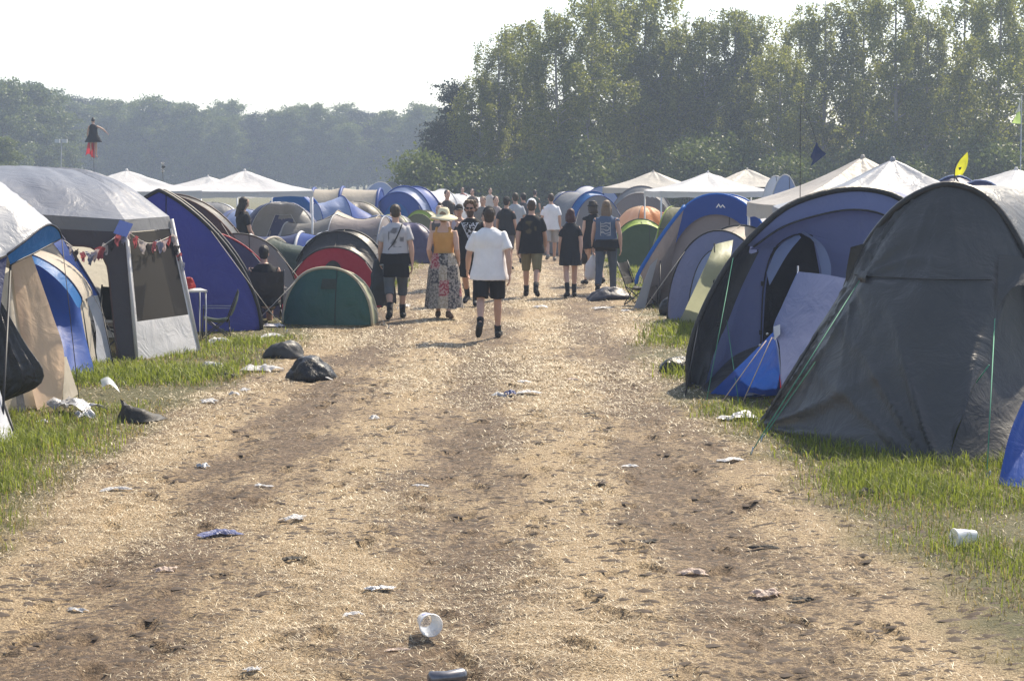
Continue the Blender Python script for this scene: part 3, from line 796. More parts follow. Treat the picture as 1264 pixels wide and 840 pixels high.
# ------------------------------------------------------------------ left: grey dome gazebo with net walls
def screen_house():
    c0, c1 = np.array(G(169, 445)), np.array(G(246, 433))
    o = np.array([-5.7, 22.6, 0]); root = empty('screen_gazebo', o, 0, 'grey domed gazebo with dark net walls, an open doorway and bunting strung across', 'gazebo')
    # plan corners at the ground and at the eaves, going round
    base = [np.array([-7.9, 20.9, 0]), c0, c1, np.array([-4.55, 24.5, 0]), np.array([-7.2, 24.9, 0]), np.array([-9.2, 23.4, 0])]
    eave = [np.array(W(-95, 232, 20.95)), np.array(W(154, 271, 21.75)), np.array(W(209, 267, 22.95)), np.array([-4.9, 24.3, 1.72]), np.array([-7.0, 24.6, 1.75]), np.array([-8.8, 23.4, 1.75])]
    eave[0][2] = 1.86
    e3 = eave + []
    ridge = [np.array(W(-40, 206, 22.4)), np.array(W(95, 211, 23.3)), np.array(W(105, 211, 23.6)), np.array([-5.6, 23.9, 2.27]), np.array([-6.6, 23.9, 2.30]), np.array([-7.6, 23.4, 2.30])]
    apex = np.array(W(40, 205, 23.4))
    ROOFG = fabric((0.22, 0.245, 0.31), 0.42, 0.3, 0.5)
    for i in range(6):
        j = (i + 1) % 6
        def lerp(a, b, u): return a + (b - a) * u
        rows = []
        for r in (0, 1, 2, 3, 4):
            pts = []
            for u in np.linspace(0, 1, 13):
                e = lerp(eave[i], eave[j], u); g = lerp(ridge[i], ridge[j], u)
                if r < 3:
                    t = r / 2.0; p = lerp(e, g, t); p = p + np.array([0, 0, .10 * math.sin(math.pi * t)])
                else:
                    t = (r - 2) / 2.0; p = lerp(g, apex, t)
                pts.append(p)
            rows.append(pts)
        sheet('roof_panel', rows, ROOFG, root, 30, 24, .03, 8, 3, .3, o)
        # valance under the eave
        sheet('valance', [[eave[i], eave[j]], [lerp(eave[i], base[i], .09) + [0, 0, 0], lerp(eave[j], base[j], .09)]], F_GREY, root, 16, 4, .006, 6, 1, 0, o)
        b0, b1, t0, t1 = base[i], base[j], lerp(eave[i], base[i], .09), lerp(eave[j], base[j], .09)
        tube('corner_pole', [t0 - o + [0, 0, .12], b0 - o], .022, F_WHITE, root, 6)
        q = lambda u, v: lerp(lerp(b0, b1, u), lerp(t0, t1, u), v)
        if i == 0:                                                # open doorway with a dark rounded surround
            dk = fabric((.06, .052, .062), .6, .05)
            out_, in_ = [], []
            for k in range(41):
                a = k / 40.0
                # inner edge: up the left, over the top with a round corner, down the right
                if a < .25: iu, iv = .42, a / .25 * .8
                elif a < .32: f = (a - .25) / .07 * math.pi / 2; iu, iv = .42 + .05 * (1 - math.cos(f)), .8 + .08 * math.sin(f)
                elif a < .68: iu, iv = .47 + (a - .32) / .36 * .33, .88
                elif a < .80: f = (a - .68) / .12 * math.pi / 2; iu, iv = .80 + .11 * math.sin(f), .88 - .22 * (1 - math.cos(f))
                else: iu, iv = .91 + .025 * (a - .8) / .2, .66 * (1 - (a - .8) / .2)
                if a < .28: ou, ov = 0, a / .28
                elif a < .76: ou, ov = (a - .28) / .48, 1
                else: ou, ov = 1, 1 - (a - .76) / .24
                in_.append(q(iu, iv)); out_.append(q(ou, ov))
            S = np.array([[np.array(a) * (1 - t) + np.array(b) * t - o for t in np.linspace(0, 1, 6)] for a, b in zip(out_, in_)])
            mk('door_surround', *grid_vf(wrinkle(S, .01, 12, 2, 8)), dk, root)
            tube('door_edge', np.array(in_) - o, .012, plain((.09, .05, .045), .7), root, 5)
        elif i in (1, 2):
            net = mesh_net((.018, .017, .017), .965 if i == 1 else .85)
            S = np.array([[q(u, v) - o for v in np.linspace(.30, .995, 12)] for u in np.linspace(.06, .95, 12)])
            mk('net_window', *grid_vf(S), net, root)
            S = np.array([[q(u, v) - o for v in np.linspace(.0, .30, 8)] for u in np.linspace(0, 1, 14)])
            mk('lower_wall', *grid_vf(wrinkle(S, .012, 6, 3, 12)), F_WHITE, root)
            for ua, ub in ((0, .06), (.95, 1)):
                S = np.array([[q(u, v) - o for v in np.linspace(.30, 1.0, 8)] for u in np.linspace(ua, ub, 3)])
                mk('wall_edge', *grid_vf(S), F_WHITE, root)
        else:
            S = np.array([[q(u, v) - o for v in np.linspace(.0, 1, 14)] for u in np.linspace(0, 1, 18)])
            mk('back_wall', *grid_vf(wrinkle(S, .02, 5, 3, 20 + i)), fabric((.74, .70, .60), .6, .5), root)
    return root
screen_house()

# ------------------------------------------------------------------ left row behind the gazebo
def at_ground(px, py):
    p = G(px, py); return (p[0], p[1], 0)
def at(px, Y): return (XP(px, Y), Y, 0)
tunnel('tunnel_tent', 'tall royal blue tunnel tent next to the net walls of the grey gazebo', (-5.05, 25.6, 0), R(8), [(0, 1.42, 2.02), (1.3, 1.42, 2.0), (2.6, 1.2, 1.7)], [F_ROYAL, F_NAVY], DARKLINE, F_ROYAL, F_NAVY, .25, .6, .03, amp=.03, pr=.03, shape=(1.65, 1.1))
tunnel('tunnel_tent', 'black and maroon tunnel tent just behind the royal blue one', (-5.75, 29.6, 0), R(4), [(0, 1.5, 1.92), (1.2, 1.5, 1.92), (2.4, 1.1, 1.4)], [F_BLACK, F_MAROON], plain((.10, .06, .05), .6), F_MAROON, F_MAROON, .3, .6, .03, vent=F_CREAM, shape=(1.1, 1.0))
tunnel('hoop_tent', 'low purple hoop tent with white and orange stripes behind the seated person', (-4.75, 27.9, 0), R(14), [(0, 1.15, 1.36), (.35, 1.18, 1.36), (.6, 1.16, 1.32), (.75, 1.15, 1.30), (1.6, .9, 1.0)], [F_PURPLE, F_WHITE, F_PURPLE, F_ORANGE], F_RED, F_PURPLE, F_PURPLE, .25, .5, .02, shape=(1.2, 1.0))
tunnel('hoop_tent', 'pale grey hoop tent with lime edging beside the purple striped tent', (-4.6, 29.7, 0), R(18), [(0, 1.05, 1.28), (.5, 1.05, 1.25), (.6, 1.0, 1.2), (1.5, .8, .9)], [F_LGREY, F_LIME, F_GREY], DARKLINE, F_GREY, F_GREY, .3, .5, .03)
pop = tunnel('pop_up_tent', 'small dark teal pop-up tent with pale rim at the edge of the straw', at_ground(404, 401), R(-9), [(0, .69, .86), (.45, .66, .80), (.9, .5, .55)], [F_PALEGREEN, F_TEAL], fabric((.50, .46, .33), .6, .1), F_TEAL, F_TEAL, .14, .4, .02, pr=.022, shape=(.88, .93))
sheet('window_patch', [[(-.05, -.075, .70), (.16, -.075, .70)], [(-.07, -.105, .55), (.17, -.105, .55)]], F_DGREEN, pop, 6, 5, .004)
dome_r = tunnel('hoop_tent', 'black tent with a red front under a crumpled silver cover behind the teal pop-up', at_ground(413, 379), R(-8), [(0, .83, 1.02), (.3, .86, 1.28), (.8, .9, 1.30), (1.7, .5, .7)], [F_BLACK, F_BLACK, F_BLACK], DARKLINE, F_RED, F_BLACK, .16, .5, .03, door=(F_BLACK, 0.0, .28, .78), amp=.02)
def silver_cover():
    a = [arch(.885, 1.315, 33, y=y)[6:15] for y in (.28, .5, .75)]
    S = np.array([spline([r[i] for r in a], 9) for i in range(9)])
    S2 = np.array([spline(S[:, j], 20) for j in range(9)]).transpose(1, 0, 2)
    mk('silver_cover', *grid_vf(wrinkle(S2, .05, 7, 5, 5)), F_SILVER, dome_r)
silver_cover()
tunnel('ridge_tent', 'dark green tent with a cream ridge tape behind the seated person', at(338, 32.5), R(62), [(-.9, .6, .95), (0, .75, 1.12), (1.0, .7, 1.0)], [F_DGREEN, F_DGREEN], F_CREAM, F_DGREEN, F_DGREEN, .4, .4, .03, pr=.03)
tunnel('hoop_tent', 'low bright blue tent with a white top tube between the green and the black tents', at(372, 34.5), R(84), [(-1.0, .8, 1.12), (0, .85, 1.16), (1.0, .8, 1.10)], [F_BLUE, F_NAVY], F_WHITE, F_NAVY, F_NAVY, .3, .3, .03, pr=.03)
dome('dome_tent', 'dark navy dome tent standing in front of the white gazebo legs', at(347, 41), R(12), 2.2, 2.0, 1.64, [F_NAVY, F_NAVY, F_GREY, F_NAVY], F_LGREY, None, 4, F_NAVY)
tunnel('tunnel_tent', 'long mauve grey tunnel tent lying crosswise past the navy dome', at(415, 38.5), R(78), [(-1.1, .8, 1.38), (0, .85, 1.42), (1.1, .75, 1.25)], [F_MAUVE, F_GREY], F_LGREY, F_MAUVE, F_MAUVE, .5, .5, .05)
tunnel('tunnel_tent', 'beige rounded tent top showing over the mauve grey tunnel tent', at(418, 43), R(80), [(-1.0, .8, 1.30), (0, .9, 1.42), (1.0, .7, 1.20)], [F_BEIGE, F_BROWN], F_BEIGE, F_BEIGE, F_BEIGE, .5, .5, .06)
tunnel('ridge_tent', 'bright blue peaked tent with pale roof edges by the man with the shoulder strap', at(468, 47.5), R(-4), [(0, .75, 1.20), (.7, .75, 1.18), (1.5, .6, .9)], [F_BLUE, F_WHITE], F_LBLUE, F_BLUE, F_BLUE, .18, .4, .02, pr=.025)
dome('dome_tent', 'brown grey camouflage coloured dome tent below the blue cabin tent', at(437, 56), R(20), 2.3, 2.1, 1.46, [F_BROWN, F_BEIGE, F_BROWN, F_OLIVE], F_BROWN)
tunnel('cabin_tent', 'large cabin tent with blue roof and cream wall left of the blue hooped tent', at(424, 62), R(86), [(-1.3, 1.2, 1.82), (0, 1.25, 1.88), (1.0, 1.2, 1.84)], [F_CREAM, F_CREAM], F_BLUE, F_BLUE, F_CREAM, .2, .3, .02, pr=.06, band=F_BLUE)
tunnel('tunnel_tent', 'big blue hooped tent with pale windows rising over the other tents', at(492, 61), R(-22), [(0, 1.15, 1.72), (.5, 1.2, 1.92), (1.4, 1.2, 1.90), (2.2, 1.0, 1.5)], [F_LBLUE, F_BLUE, F_CREAM], F_BLUE, F_BLUE, F_CREAM, .35, .5, .02, pr=.03, door=(F_BRIGHT, 0, .5, .8))
tunnel('tunnel_tent', 'white tunnel tent behind the big blue hooped tent', at(522, 74), R(-40), [(0, 1.1, 1.72), (1.2, 1.1, 1.75), (2.4, 1.0, 1.5)], [F_WHITE, F_LGREY], F_WHITE, F_LGREY, F_LGREY, .4, .4, .03)
tunnel('tunnel_tent', 'second white tunnel tent further along beyond the blue hooped tent', at(548, 84), R(-50), [(0, 1.0, 1.52), (1.2, 1.0, 1.5), (2.4, .9, 1.3)], [F_WHITE, F_WHITE], F_WHITE, F_LGREY, F_LGREY, .4, .4, .03)
tunnel('hoop_tent', 'olive yellow hoop tent beside the woman in the wide hat', at(517, 55), R(-14), [(0, .62, 1.10), (.15, .66, 1.22), (.8, .66, 1.2), (1.4, .5, .8)], [F_LIME, F_OLIVE, F_OLIVE], F_OLIVE, F_OLIVE, F_OLIVE, .2, .3, .03)
dome('dome_tent', 'dark purple dome tent at the path edge behind the man with the shoulder strap', at(505, 47), R(10), 1.6, 1.6, 1.02, [F_PURPLE], F_PURPLE)
dome('dome_tent', 'dark brown low dome between the blue peaked tent and the olive tent', at(486, 54), R(0), 1.5, 1.6, 1.10, [F_BROWN, F_DGREY], F_LIME)
dome('dome_tent', 'cream dome tent with brown crown behind the woman in the wide hat', at(527, 64), R(30), 1.5, 1.8, 1.2, [F_CREAM, F_BROWN], F_CREAM)
dome('dome_tent', 'yellow dome tent under the white gazebo', at(352, 48), R(20), 1.6, 1.6, 1.45, [F_PALEGREEN, F_YELLOW], F_YELLOW)
tunnel('tunnel_tent', 'blue tunnel tent seen through the white gazebo legs', at(358, 54), R(-10), [(0, 1.0, 1.78), (.5, 1.1, 1.84), (1.8, .9, 1.4)], [F_BLUE, F_LBLUE], F_BRIGHT, F_NAVY, F_BLUE, .3, .5, .02, pr=.03, band=F_BRIGHT)
tunnel('hoop_tent', 'blue and white slanting tent beside the right leg of the white gazebo', at(390, 50), R(-60), [(0, .7, 1.5), (.8, .9, 1.7), (1.6, .8, 1.2)], [F_LBLUE, F_BLUE], F_BLUE, F_LBLUE, F_BLUE, .4, .4, .02)
dome('dome_tent', 'grey dome tent under the left side of the white gazebo', at(262, 47), R(15), 2.2, 2.2, 1.55, [F_GREY, F_LGREY], F_GREY)
dome('dome_tent', 'slate blue dome tent half hidden by the black and maroon tent', at(300, 46), R(15), 1.9, 2.0, 1.40, [F_LBLUE, F_SLATE], F_GREY)
tunnel('ridge_tent', 'small pale pointed tent top behind the blue cabin tent', at(470, 92), R(10), [(0, 1.0, 2.0), (2, 1.0, 1.9)], [F_WHITE], F_WHITE, F_LBLUE, F_LBLUE, .6, .4, .1)
tunnel('ridge_tent', 'small grey pointed tent top right of the pale pointed one', at(484, 100), R(-10), [(0, .8, 2.0), (1.6, .8, 1.9)], [F_LGREY], F_LGREY, F_GREY, F_GREY, .6, .4, .1)
gazebo('party_gazebo', 'white party gazebo with thin legs over the navy dome tent', at(303, 39.3), R(7), 2.95, 2.95, 1.94, 2.37, F_WHITE, None, .12, sag=.03)
gazebo('party_gazebo', 'white gazebo roof behind the grey domed gazebo', at(158, 36.5), R(12), 2.9, 2.9, 1.96, 2.36, F_WHITE, None, .15, sag=.03)
gazebo('party_gazebo', 'white gazebo roof peeping out beyond the left corner of the big white gazebo', at(258, 52), R(-12), 2.9, 2.9, 1.86, 2.26, F_WHITE, None, .2, sag=.03)
gazebo('party_gazebo', 'small far white gazebo near the end of the left tent row', at(552, 108), R(14), 2.8, 2.8, 1.5, 1.85, F_WHITE, None, .2)

# ------------------------------------------------------------------ right, nearest: big dark grey tunnel tent
def tent_grey():
    o = np.array(G(1150, 560)); root = empty('tunnel_tent', o, 0, 'large dark grey tunnel tent with black hoop and green guy lines', 'tent')
    H = wl((1010, 512, 15.75), (1028, 420, 15.75), (1046, 350, 15.7), (1060, 318, 15.65), (1085, 280, 15.55), (1115, 250, 15.45), (1150, 232, 15.35), (1175, 228, 15.28), (1205, 236, 15.2), (1235, 262, 15.1), (1264, 310, 15.0), (1285, 365, 14.9), (1300, 450, 14.85), (1306, 540, 14.8))
    hs_ = spline(H, 60)
    tube('hoop_sleeve', hs_ - o, .032, F_BLACK, root, 7)
    back = [np.array(p) + [1.0, 1.5, -.03] for p in H]; back2 = [np.array(p) * [1, 1, .93] + [1.9, 2.9, 0] for p in H]; back3 = [np.array(p) * [1, 1, .25] + [2.6, 3.9, 0] for p in H]
    sheet('body_panel', [H, back], F_DGREY, root, 40, 14, .02, 10, 3, 0, o)
    sheet('body_panel', [back, back2], F_DGREY, root, 40, 12, .02, 10, 3, 0, o)
    sheet('rear_panel', [back2, back3], F_DGREY, root, 40, 12, .02, 8, 3, 0, o)
    top = H[2:11]
    bot = [G(932, 527), G(958, 534), G(985, 541), G(1015, 548), G(1045, 554), G(1075, 560), G(1105, 565), G(1135, 569), G(1168, 572)]
    mid = []
    for k, (a, b) in enumerate(zip(top, bot)):
        a, b = np.array(a), np.array(b); m = a * .5 + b * .5
        s = math.sin(math.pi * k / 8)
        mid.append(m + np.array([-.04, -.10, .02]) * s)
    C = [spline(r, 80) for r in (top, mid, bot)]
    S = np.array([spline([c[i] for c in C], 64) for i in range(80)])
    S = wrinkle(S, .030, 5, 3, 33, .2)
    # pull folds fanning out of the lower right corner and of the left peg
    u, v = np.meshgrid(np.linspace(0, 1, 80), np.linspace(0, 1, 64), indexing='ij')
    N = np.array([-.45, -.85, .28])
    def fan(u0, v0, nf, amp, r0, ph):
        ang = np.arctan2(v - v0, u - u0); rr = np.hypot(u - u0, v - v0)
        return amp * ((1 - np.abs(np.sin(ang * nf + ph + 1.2 * np.sin(ang * 5)))) ** 2 - .3) * np.exp(-(rr / r0) ** 2) * np.clip(rr * 6, 0, 1)
    d = fan(1.02, 1.05, 9, .11, .55, .4) + fan(-.02, 1.0, 8, .11, .55, 1.1) + fan(.28, .30, 5, .05, .35, 0) + fan(.55, -.05, 7, .035, .4, .3)
    S = S + d[..., None] * N
    mk('front_panel', *grid_vf(S - o), F_DGREY, root)
    # seam across the front and vent patch
    seam = np.array([S[i, np.argmin(np.abs(S[i, :, 2] - 1.37))] for i in range(6, 76)]); seam[:, 2] = 1.37; seam = seam + np.array([-.004, -.016, .0])
    tube('seam', spline(seam[::6], 40) - o, .006, F_DGREY2, root, 4)
    VV = np.array([seam[16], seam[22]]); sheet('vent_flap', [[VV[0] + [0, -.01, .04], VV[1] + [0, -.01, .04]], [VV[0] + [-.03, -.07, -.02], VV[1] + [-.03, -.07, -.02]], [VV[0] + [.02, -.03, -.08], VV[1] + [-.02, -.03, -.08]]], F_DGREY2, root, 8, 8, .004, 3, 2, 0, o)
    # right hand door panel, turned away and dark
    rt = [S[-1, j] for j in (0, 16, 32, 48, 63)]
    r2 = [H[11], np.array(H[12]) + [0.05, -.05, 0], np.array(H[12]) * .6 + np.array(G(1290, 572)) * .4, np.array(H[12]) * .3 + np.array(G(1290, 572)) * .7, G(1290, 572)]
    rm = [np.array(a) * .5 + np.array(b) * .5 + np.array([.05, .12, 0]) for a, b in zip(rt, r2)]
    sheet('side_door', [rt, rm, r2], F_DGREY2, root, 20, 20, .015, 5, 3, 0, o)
    hood_a = [S[-9, 8] + [-.02, -.05, 0], np.array(W(1262, 318, 14.72)), np.array(W(1300, 335, 14.7))]
    hood_b = [S[-3, 19] + [-.02, -.06, 0], np.array(W(1256, 352, 14.55)), np.array(W(1300, 362, 14.5))]
    sheet('door_hood', [hood_a, hood_b], F_DGREY, root, 12, 8, .012, 3, 2, 0, o)
    # flap at the left hoop and its pale lining
    sheet('side_flap', [wl((1050, 305, 15.6), (1068, 300, 15.6)), wl((1044, 340, 15.62), (1060, 352, 15.55)), wl((1047, 352, 15.6), (1058, 366, 15.5))], F_BLACK, root, 8, 10, .01, 3, 3, 0, o)
    sheet('flap_lining', [wl((1047, 352, 15.64), (1054, 356, 15.62)), wl((1022, 400, 15.62), (1036, 404, 15.58)), wl((1012, 425, 15.62), (1016, 428, 15.58))], F_CREAM, root, 6, 12, .008, 3, 3, 0, o)
    def cord(a, b, r=.0045, mat=GREENCORD): tube('guy_line', [np.array(a) - o, np.array(b) - o], r, mat, root, 5)
    cord(seam[17] + [-.02, -.06, -.02], G(926, 560))
    cord(W(1042, 395, 15.55), G(938, 545))
    cord(W(1228, 393, 14.45), G(1218, 590))
    cord(W(1221, 450, 13.9), W(1205, 472, 14.0), .005)
    cord(W(1046, 350, 15.7), G(935, 530), .012, F_DGREY)
    for p in ((926, 560), (938, 545), (1218, 590), (932, 527)):
        g = np.array(G(*p)) - o; tube('peg', [g + [0, 0, -.06], g + [.02, -.02, .06]], .007, STEEL, root, 4)
    return root
tent_grey()

# ------------------------------------------------------------------ right, second: big slate tent with open doorway
def tent_slate():
    o = np.array(G(960, 480)); root = empty('tunnel_tent', o, 0, 'big slate blue tent with an open black doorway and grey side wing', 'tent')
    H = wl((850, 478, 18.8), (850, 440, 18.8), (861, 400, 18.82), (880, 358, 18.86), (905, 318, 18.9), (935, 285, 19.0), (970, 256, 19.1), (1010, 240, 19.2), (1050, 233, 19.3), (1085, 236, 19.4), (1112, 246, 19.45), (1150, 275, 19.5), (1185, 330, 19.55), (1205, 400, 19.6), (1212, 470, 19.6))
    tube('hoop_sleeve', spline(H, 60) - o, .034, F_BLACK, root, 7)
    b1 = [np.array(p) + [.5, 1.8, 0] for p in H]; b2 = [np.array(p) * [1, 1, .95] + [1.0, 3.6, 0] for p in H]; b3 = [np.array(p) * [1, 1, .2] + [1.2, 4.6, 0] for p in H]
    for a, b in ((H, b1), (b1, b2), (b2, b3)): sheet('body_panel', [a, b], F_SLATE, root, 40, 12, .02, 9, 3, 0, o)
    Hs = spline(H, 80)
    def hoop_at(px):                                              # point of the hoop above a pixel column
        k = np.argmin([abs((p[0] / p[1]) * FPX + 632 - px) + (0 if p[2] > 1.0 else 40) for p in Hs]); return Hs[k]
    D = 19.25
    def P(px, py, d=D): return np.array(W(px, py, d))
    # dark grey wing on the left
    sheet('side_wing', [[Hs[1], Hs[8], Hs[14], Hs[20], Hs[24]], [P(862, 476, 18.9), P(872, 430, 19.0), P(888, 380, 19.05), P(905, 345, 19.1), P(925, 312, 19.15)], [G(868, 481), P(880, 440, 19.05), P(897, 400, 19.1), P(915, 355, 19.15), P(937, 310, 19.2)]], F_DGREY, root, 24, 14, .012, 4, 3, 0, o)
    sheet('wing_base', [[P(869, 476, 18.95), P(905, 440, 19.1), P(938, 425, 19.2)], [G(868, 483), G(900, 484), G(938, 484)]], F_DGREY, root, 14, 10, .012, 4, 3, 0, o)
    # slate front left of the door, above it, and right of it
    sheet('front_panel', [[P(915, 352, 19.15), P(925, 328, 19.2), P(940, 304, 19.22), P(957, 296, 19.25)], [P(885, 428, 19.08), P(900, 410, 19.1), P(922, 385, 19.2), P(946, 350, 19.25)], [P(870, 474, 18.98), P(890, 462, 19.1), P(915, 445, 19.18), P(941, 428, 19.22)]], F_SLATE, root, 22, 22, .014, 5, 3, 0, o)
    sheet('roof_lip', [[Hs[k] for k in (22, 28, 34, 40, 46, 52, 58)], [P(930, 305, 19.05), P(965, 280, 19.05), P(1005, 266, 19.15), P(1048, 258, 19.2), P(1085, 262, 19.3), P(1118, 280, 19.35), P(1150, 310, 19.4)]], F_SLATE, root, 34, 8, .012, 6, 2, 0, o)
    tube('lip_edge', spline([P(930, 305, 19.03), P(965, 281, 19.03), P(1005, 267, 19.12), P(1048, 259, 19.17), P(1085, 263, 19.27), P(1118, 281, 19.32)], 24) - o, .012, F_BLACK, root, 5)
    sheet('front_panel', [[P(925, 308, 19.2), P(965, 282, 19.22), P(1005, 268, 19.26), P(1048, 260, 19.3), P(1085, 264, 19.34), P(1140, 300, 19.38)], [P(940, 308, 19.25), P(960, 304, 19.27), P(985, 288, 19.3), P(1003, 290, 19.33), P(1040, 300, 19.36), P(1140, 330, 19.4)]], F_SLATE, root, 30, 8, .012, 6, 2, 0, o)
    sheet('front_panel', [[P(1003, 290, 19.33), P(1040, 300, 19.36), P(1140, 330, 19.4)], [P(1014, 360, 19.33), P(1050, 370, 19.36), P(1150, 400, 19.4)], [G(1016, 478), G(1060, 476), G(1180, 474)]], F_SLATE, root, 20, 18, .025, 8, 2, 0, o)
    # rolled door cloths
    sheet('door_flap', [[P(985, 288, 19.28), P(960, 306, 19.24), P(946, 336, 19.2)], [P(989, 293, 19.22), P(972, 314, 19.18), P(950, 352, 19.16)]], F_LBLUE, root, 14, 5, .02, 4, 2, 0, o)
    sheet('door_flap', [[P(988, 288, 19.28), P(1004, 298, 19.25), P(1013, 330, 19.22), P(1014, 360, 19.22)], [P(992, 285, 19.2), P(1016, 303, 19.17), P(1026, 330, 19.15), P(1022, 356, 19.15)]], F_LBLUE, root, 14, 5, .02, 4, 2, 0, o)
    tube('door_zip', spline([P(939, 428, 19.2), P(943, 350, 19.22), P(957, 306, 19.24), P(986, 289, 19.26), P(1006, 300, 19.28), P(1014, 335, 19.28), P(1015, 430, 19.28)], 40) - o, .008, F_BLACK, root, 4)
    # black sheet added a little way in, painting the shade inside the doorway
    sheet('doorway_shade', [[P(935, 300, 20.3), P(985, 268, 20.3), P(1060, 275, 20.3)], [G(925, 459), G(1000, 459), G(1080, 459)]], F_BLACK, root, 14, 12, .03, 5, 2, 0, o)
    sheet('front_panel', [[P(941, 428, 19.22), P(975, 432, 19.25), P(1016, 436, 19.3)], [G(941, 484), G(975, 480), G(1016, 478)]], F_DGREY, root, 14, 8, .012, 5, 2, 0, o)
    for px, py, d in ((886, 400, 18.95), (941, 350, 19.18), (939, 410, 19.18)):
        q = P(px, py, d) - o; mk('toggle', *box_vf(q, (.03, .02, .05)), F_BLACK, root, False)
    def cord(a, b, m=PALECORD, r=.004): tube('guy_line', [np.array(a) - o, np.array(b) - o], r, m, root, 4)
    cord(P(905, 318, 18.85), G(872, 495), GREENCORD); cord(P(897, 395, 18.9), G(912, 497), GREENCORD); cord(Hs[10], G(846, 488), DARKLINE, .008)
    return root
tent_slate()
def awning():
    o = np.array(G(985, 480)); root = empty('awning_sheet', o, 0, 'pale blue cloth awning stretched on a pole in front of the black doorway', 'awning')
    tl, tr = W(985, 335, 17.6), W(1060, 347, 16.6)
    sheet('cloth', [[tl, W(1020, 339, 17.1), tr], [W(955, 404, 17.3), W(1000, 405, 16.9), W(1040, 408, 16.5)], [W(962, 425, 17.1), W(1000, 430, 16.8), W(1030, 435, 16.4)], [W(965, 478, 16.9), W(985, 480, 16.7), W(1010, 485, 16.4)]], F_SLATE, root, 22, 26, .012, 4, 4, 0, o)
    tube('pole', [np.array(W(985, 328, 17.62)) - o, np.array((W(985, 335, 17.62)[0], 17.62, 0)) - o], .009, STEEL, root)
    tube('hem', spline(np.array([tl, W(967, 375, 17.45), W(955, 404, 17.3), W(960, 430, 17.1), W(965, 478, 16.9)]) - o, 20), .006, F_LBLUE, root, 4)
    sheet('corner_patch', [[W(955, 403, 17.28), W(963, 400, 17.2)], [W(956, 420, 17.18), W(963, 412, 17.1)]], F_WHITE, root, 4, 4, 0, 1, 1, 0, o)
    o2 = np.array(G(920, 486)); r2 = empty('tarp', o2, 0, 'bright blue tarp pegged down in a triangle below the pale blue awning', 'tarp')
    sheet('cloth', [[W(956, 408, 17.32), W(958, 412, 17.3), W(961, 430, 17.2)], [W(930, 434, 17.6), W(948, 448, 17.4), W(963, 458, 17.2)], [G(876, 486), G(920, 490), G(964, 488)]], F_TARP, r2, 22, 24, .03, 7, 2, .3, o2)
    for a, b in (((946, 420, 17.3), (888, 500)), ((953, 416, 17.25), (915, 500))): tube('guy_line', [np.array(W(*a)) - o2, np.array(G(*b)) - o2], .005, plain((.6, .48, .38), .7), r2, 4)
    for px, py in ((938, 426), (947, 412), (956, 417)): mk('eyelet', *tube_vf([np.array(W(px, py, 17.25)) - o2, np.array(W(px, py, 17.28)) - o2], .014, 8), STEEL, r2)
    sheet('red_lining', [[W(963, 460, 17.15), W(966, 464, 17.05)], [G(958, 486), G(966, 488)]], F_RED, r2, 5, 8, .005, 2, 2, 0, o2)
    o3 = np.array(G(1250, 598)); r3 = empty('tarp', o3, 0, 'bright blue tarp hanging to the ground beside the dark grey tunnel tent', 'tarp')
    sheet('cloth', [[W(1275, 470, 13.2), W(1300, 440, 13.4), W(1330, 440, 13.6)], [W(1248, 530, 13.0), W(1275, 520, 13.1), W(1330, 520, 13.3)], [G(1232, 597), G(1255, 601), G(1330, 610)]], F_TARP, r3, 24, 22, .03, 8, 2, .2, o3)
    sheet('far_side', [[W(1275, 470, 13.2), W(1300, 440, 13.4), W(1330, 440, 13.6)], [W(1270, 520, 13.8), W(1300, 515, 14.0), W(1340, 515, 14.2)], [G(1262, 570), G(1300, 566), G(1350, 566)]], F_TARP, r3, 16, 14, .03, 8, 2, .2, o3)
awning()

# ------------------------------------------------------------------ right row
qt = tunnel('tunnel_tent', 'mauve grey tunnel tent with blue front hoop and a white peak mark', (XP(884, 31.2), 31.2, 0), R(-14), [(0, 1.12, 1.92), (1.2, 1.15, 1.9), (2.4, .9, 1.4)], [F_WHITE, F_MAUVE], F_BRIGHT, F_MAUVE, F_MAUVE, .18, .6, .02, band=F_BLUE, pr=.02)
def peak_mark():
    V = []; F = []
    # two white peaks, one after the other, on the blue band
    z0, y0 = 1.69, -.105
    for k, (x, hgt, wd) in enumerate(((.05, .075, .10), (.12, .06, .10))):
        b = len(V); V += [(x - wd / 2, y0, z0), (x - wd / 2 + .025, y0, z0), (x, y0, z0 + hgt * .55), (x + wd / 2 - .025, y0, z0), (x + wd / 2, y0, z0), (x, y0, z0 + hgt)]
        F += [[b, b + 1, b + 2, b + 5], [b + 2, b + 3, b + 4, b + 5]]
    mk('peak_mark', V, F, plain((.8, .8, .8), .6), qt, False)
peak_mark()
def porch_wing():
    o = np.array(G(800, 376)); root = empty('windbreak', o, 0, 'leaning grey and white windbreak with blue top edge beside the folding chair', 'windbreak')
    sheet('cloth', [wl((845, 255, 30.9), (818, 290, 30.6), (790, 335, 30.4)), wl((832, 310, 31.0), (815, 330, 30.7), (794, 352, 30.5)), [G(822, 372), G(806, 374), G(788, 378)]], F_MAUVE, root, 18, 16, .02, 4, 3, 0, o)
    tube('edge_tape', spline(np.array(wl((845, 254, 30.9), (818, 289, 30.6), (790, 334, 30.4), (785, 350, 30.4))) - o, 20), .035, F_BRIGHT, root, 6)
    sheet('white_panel', [wl((812, 318, 30.4), (802, 328, 30.3)), [G(796, 380), G(782, 381)]], F_LGREY, root, 8, 14, .015, 3, 3, 0, o)
    tube('pole', [np.array(W(815, 322, 30.3)) - o, np.array(G(814, 382)) - o], .012, DARKLINE, root)
porch_wing()
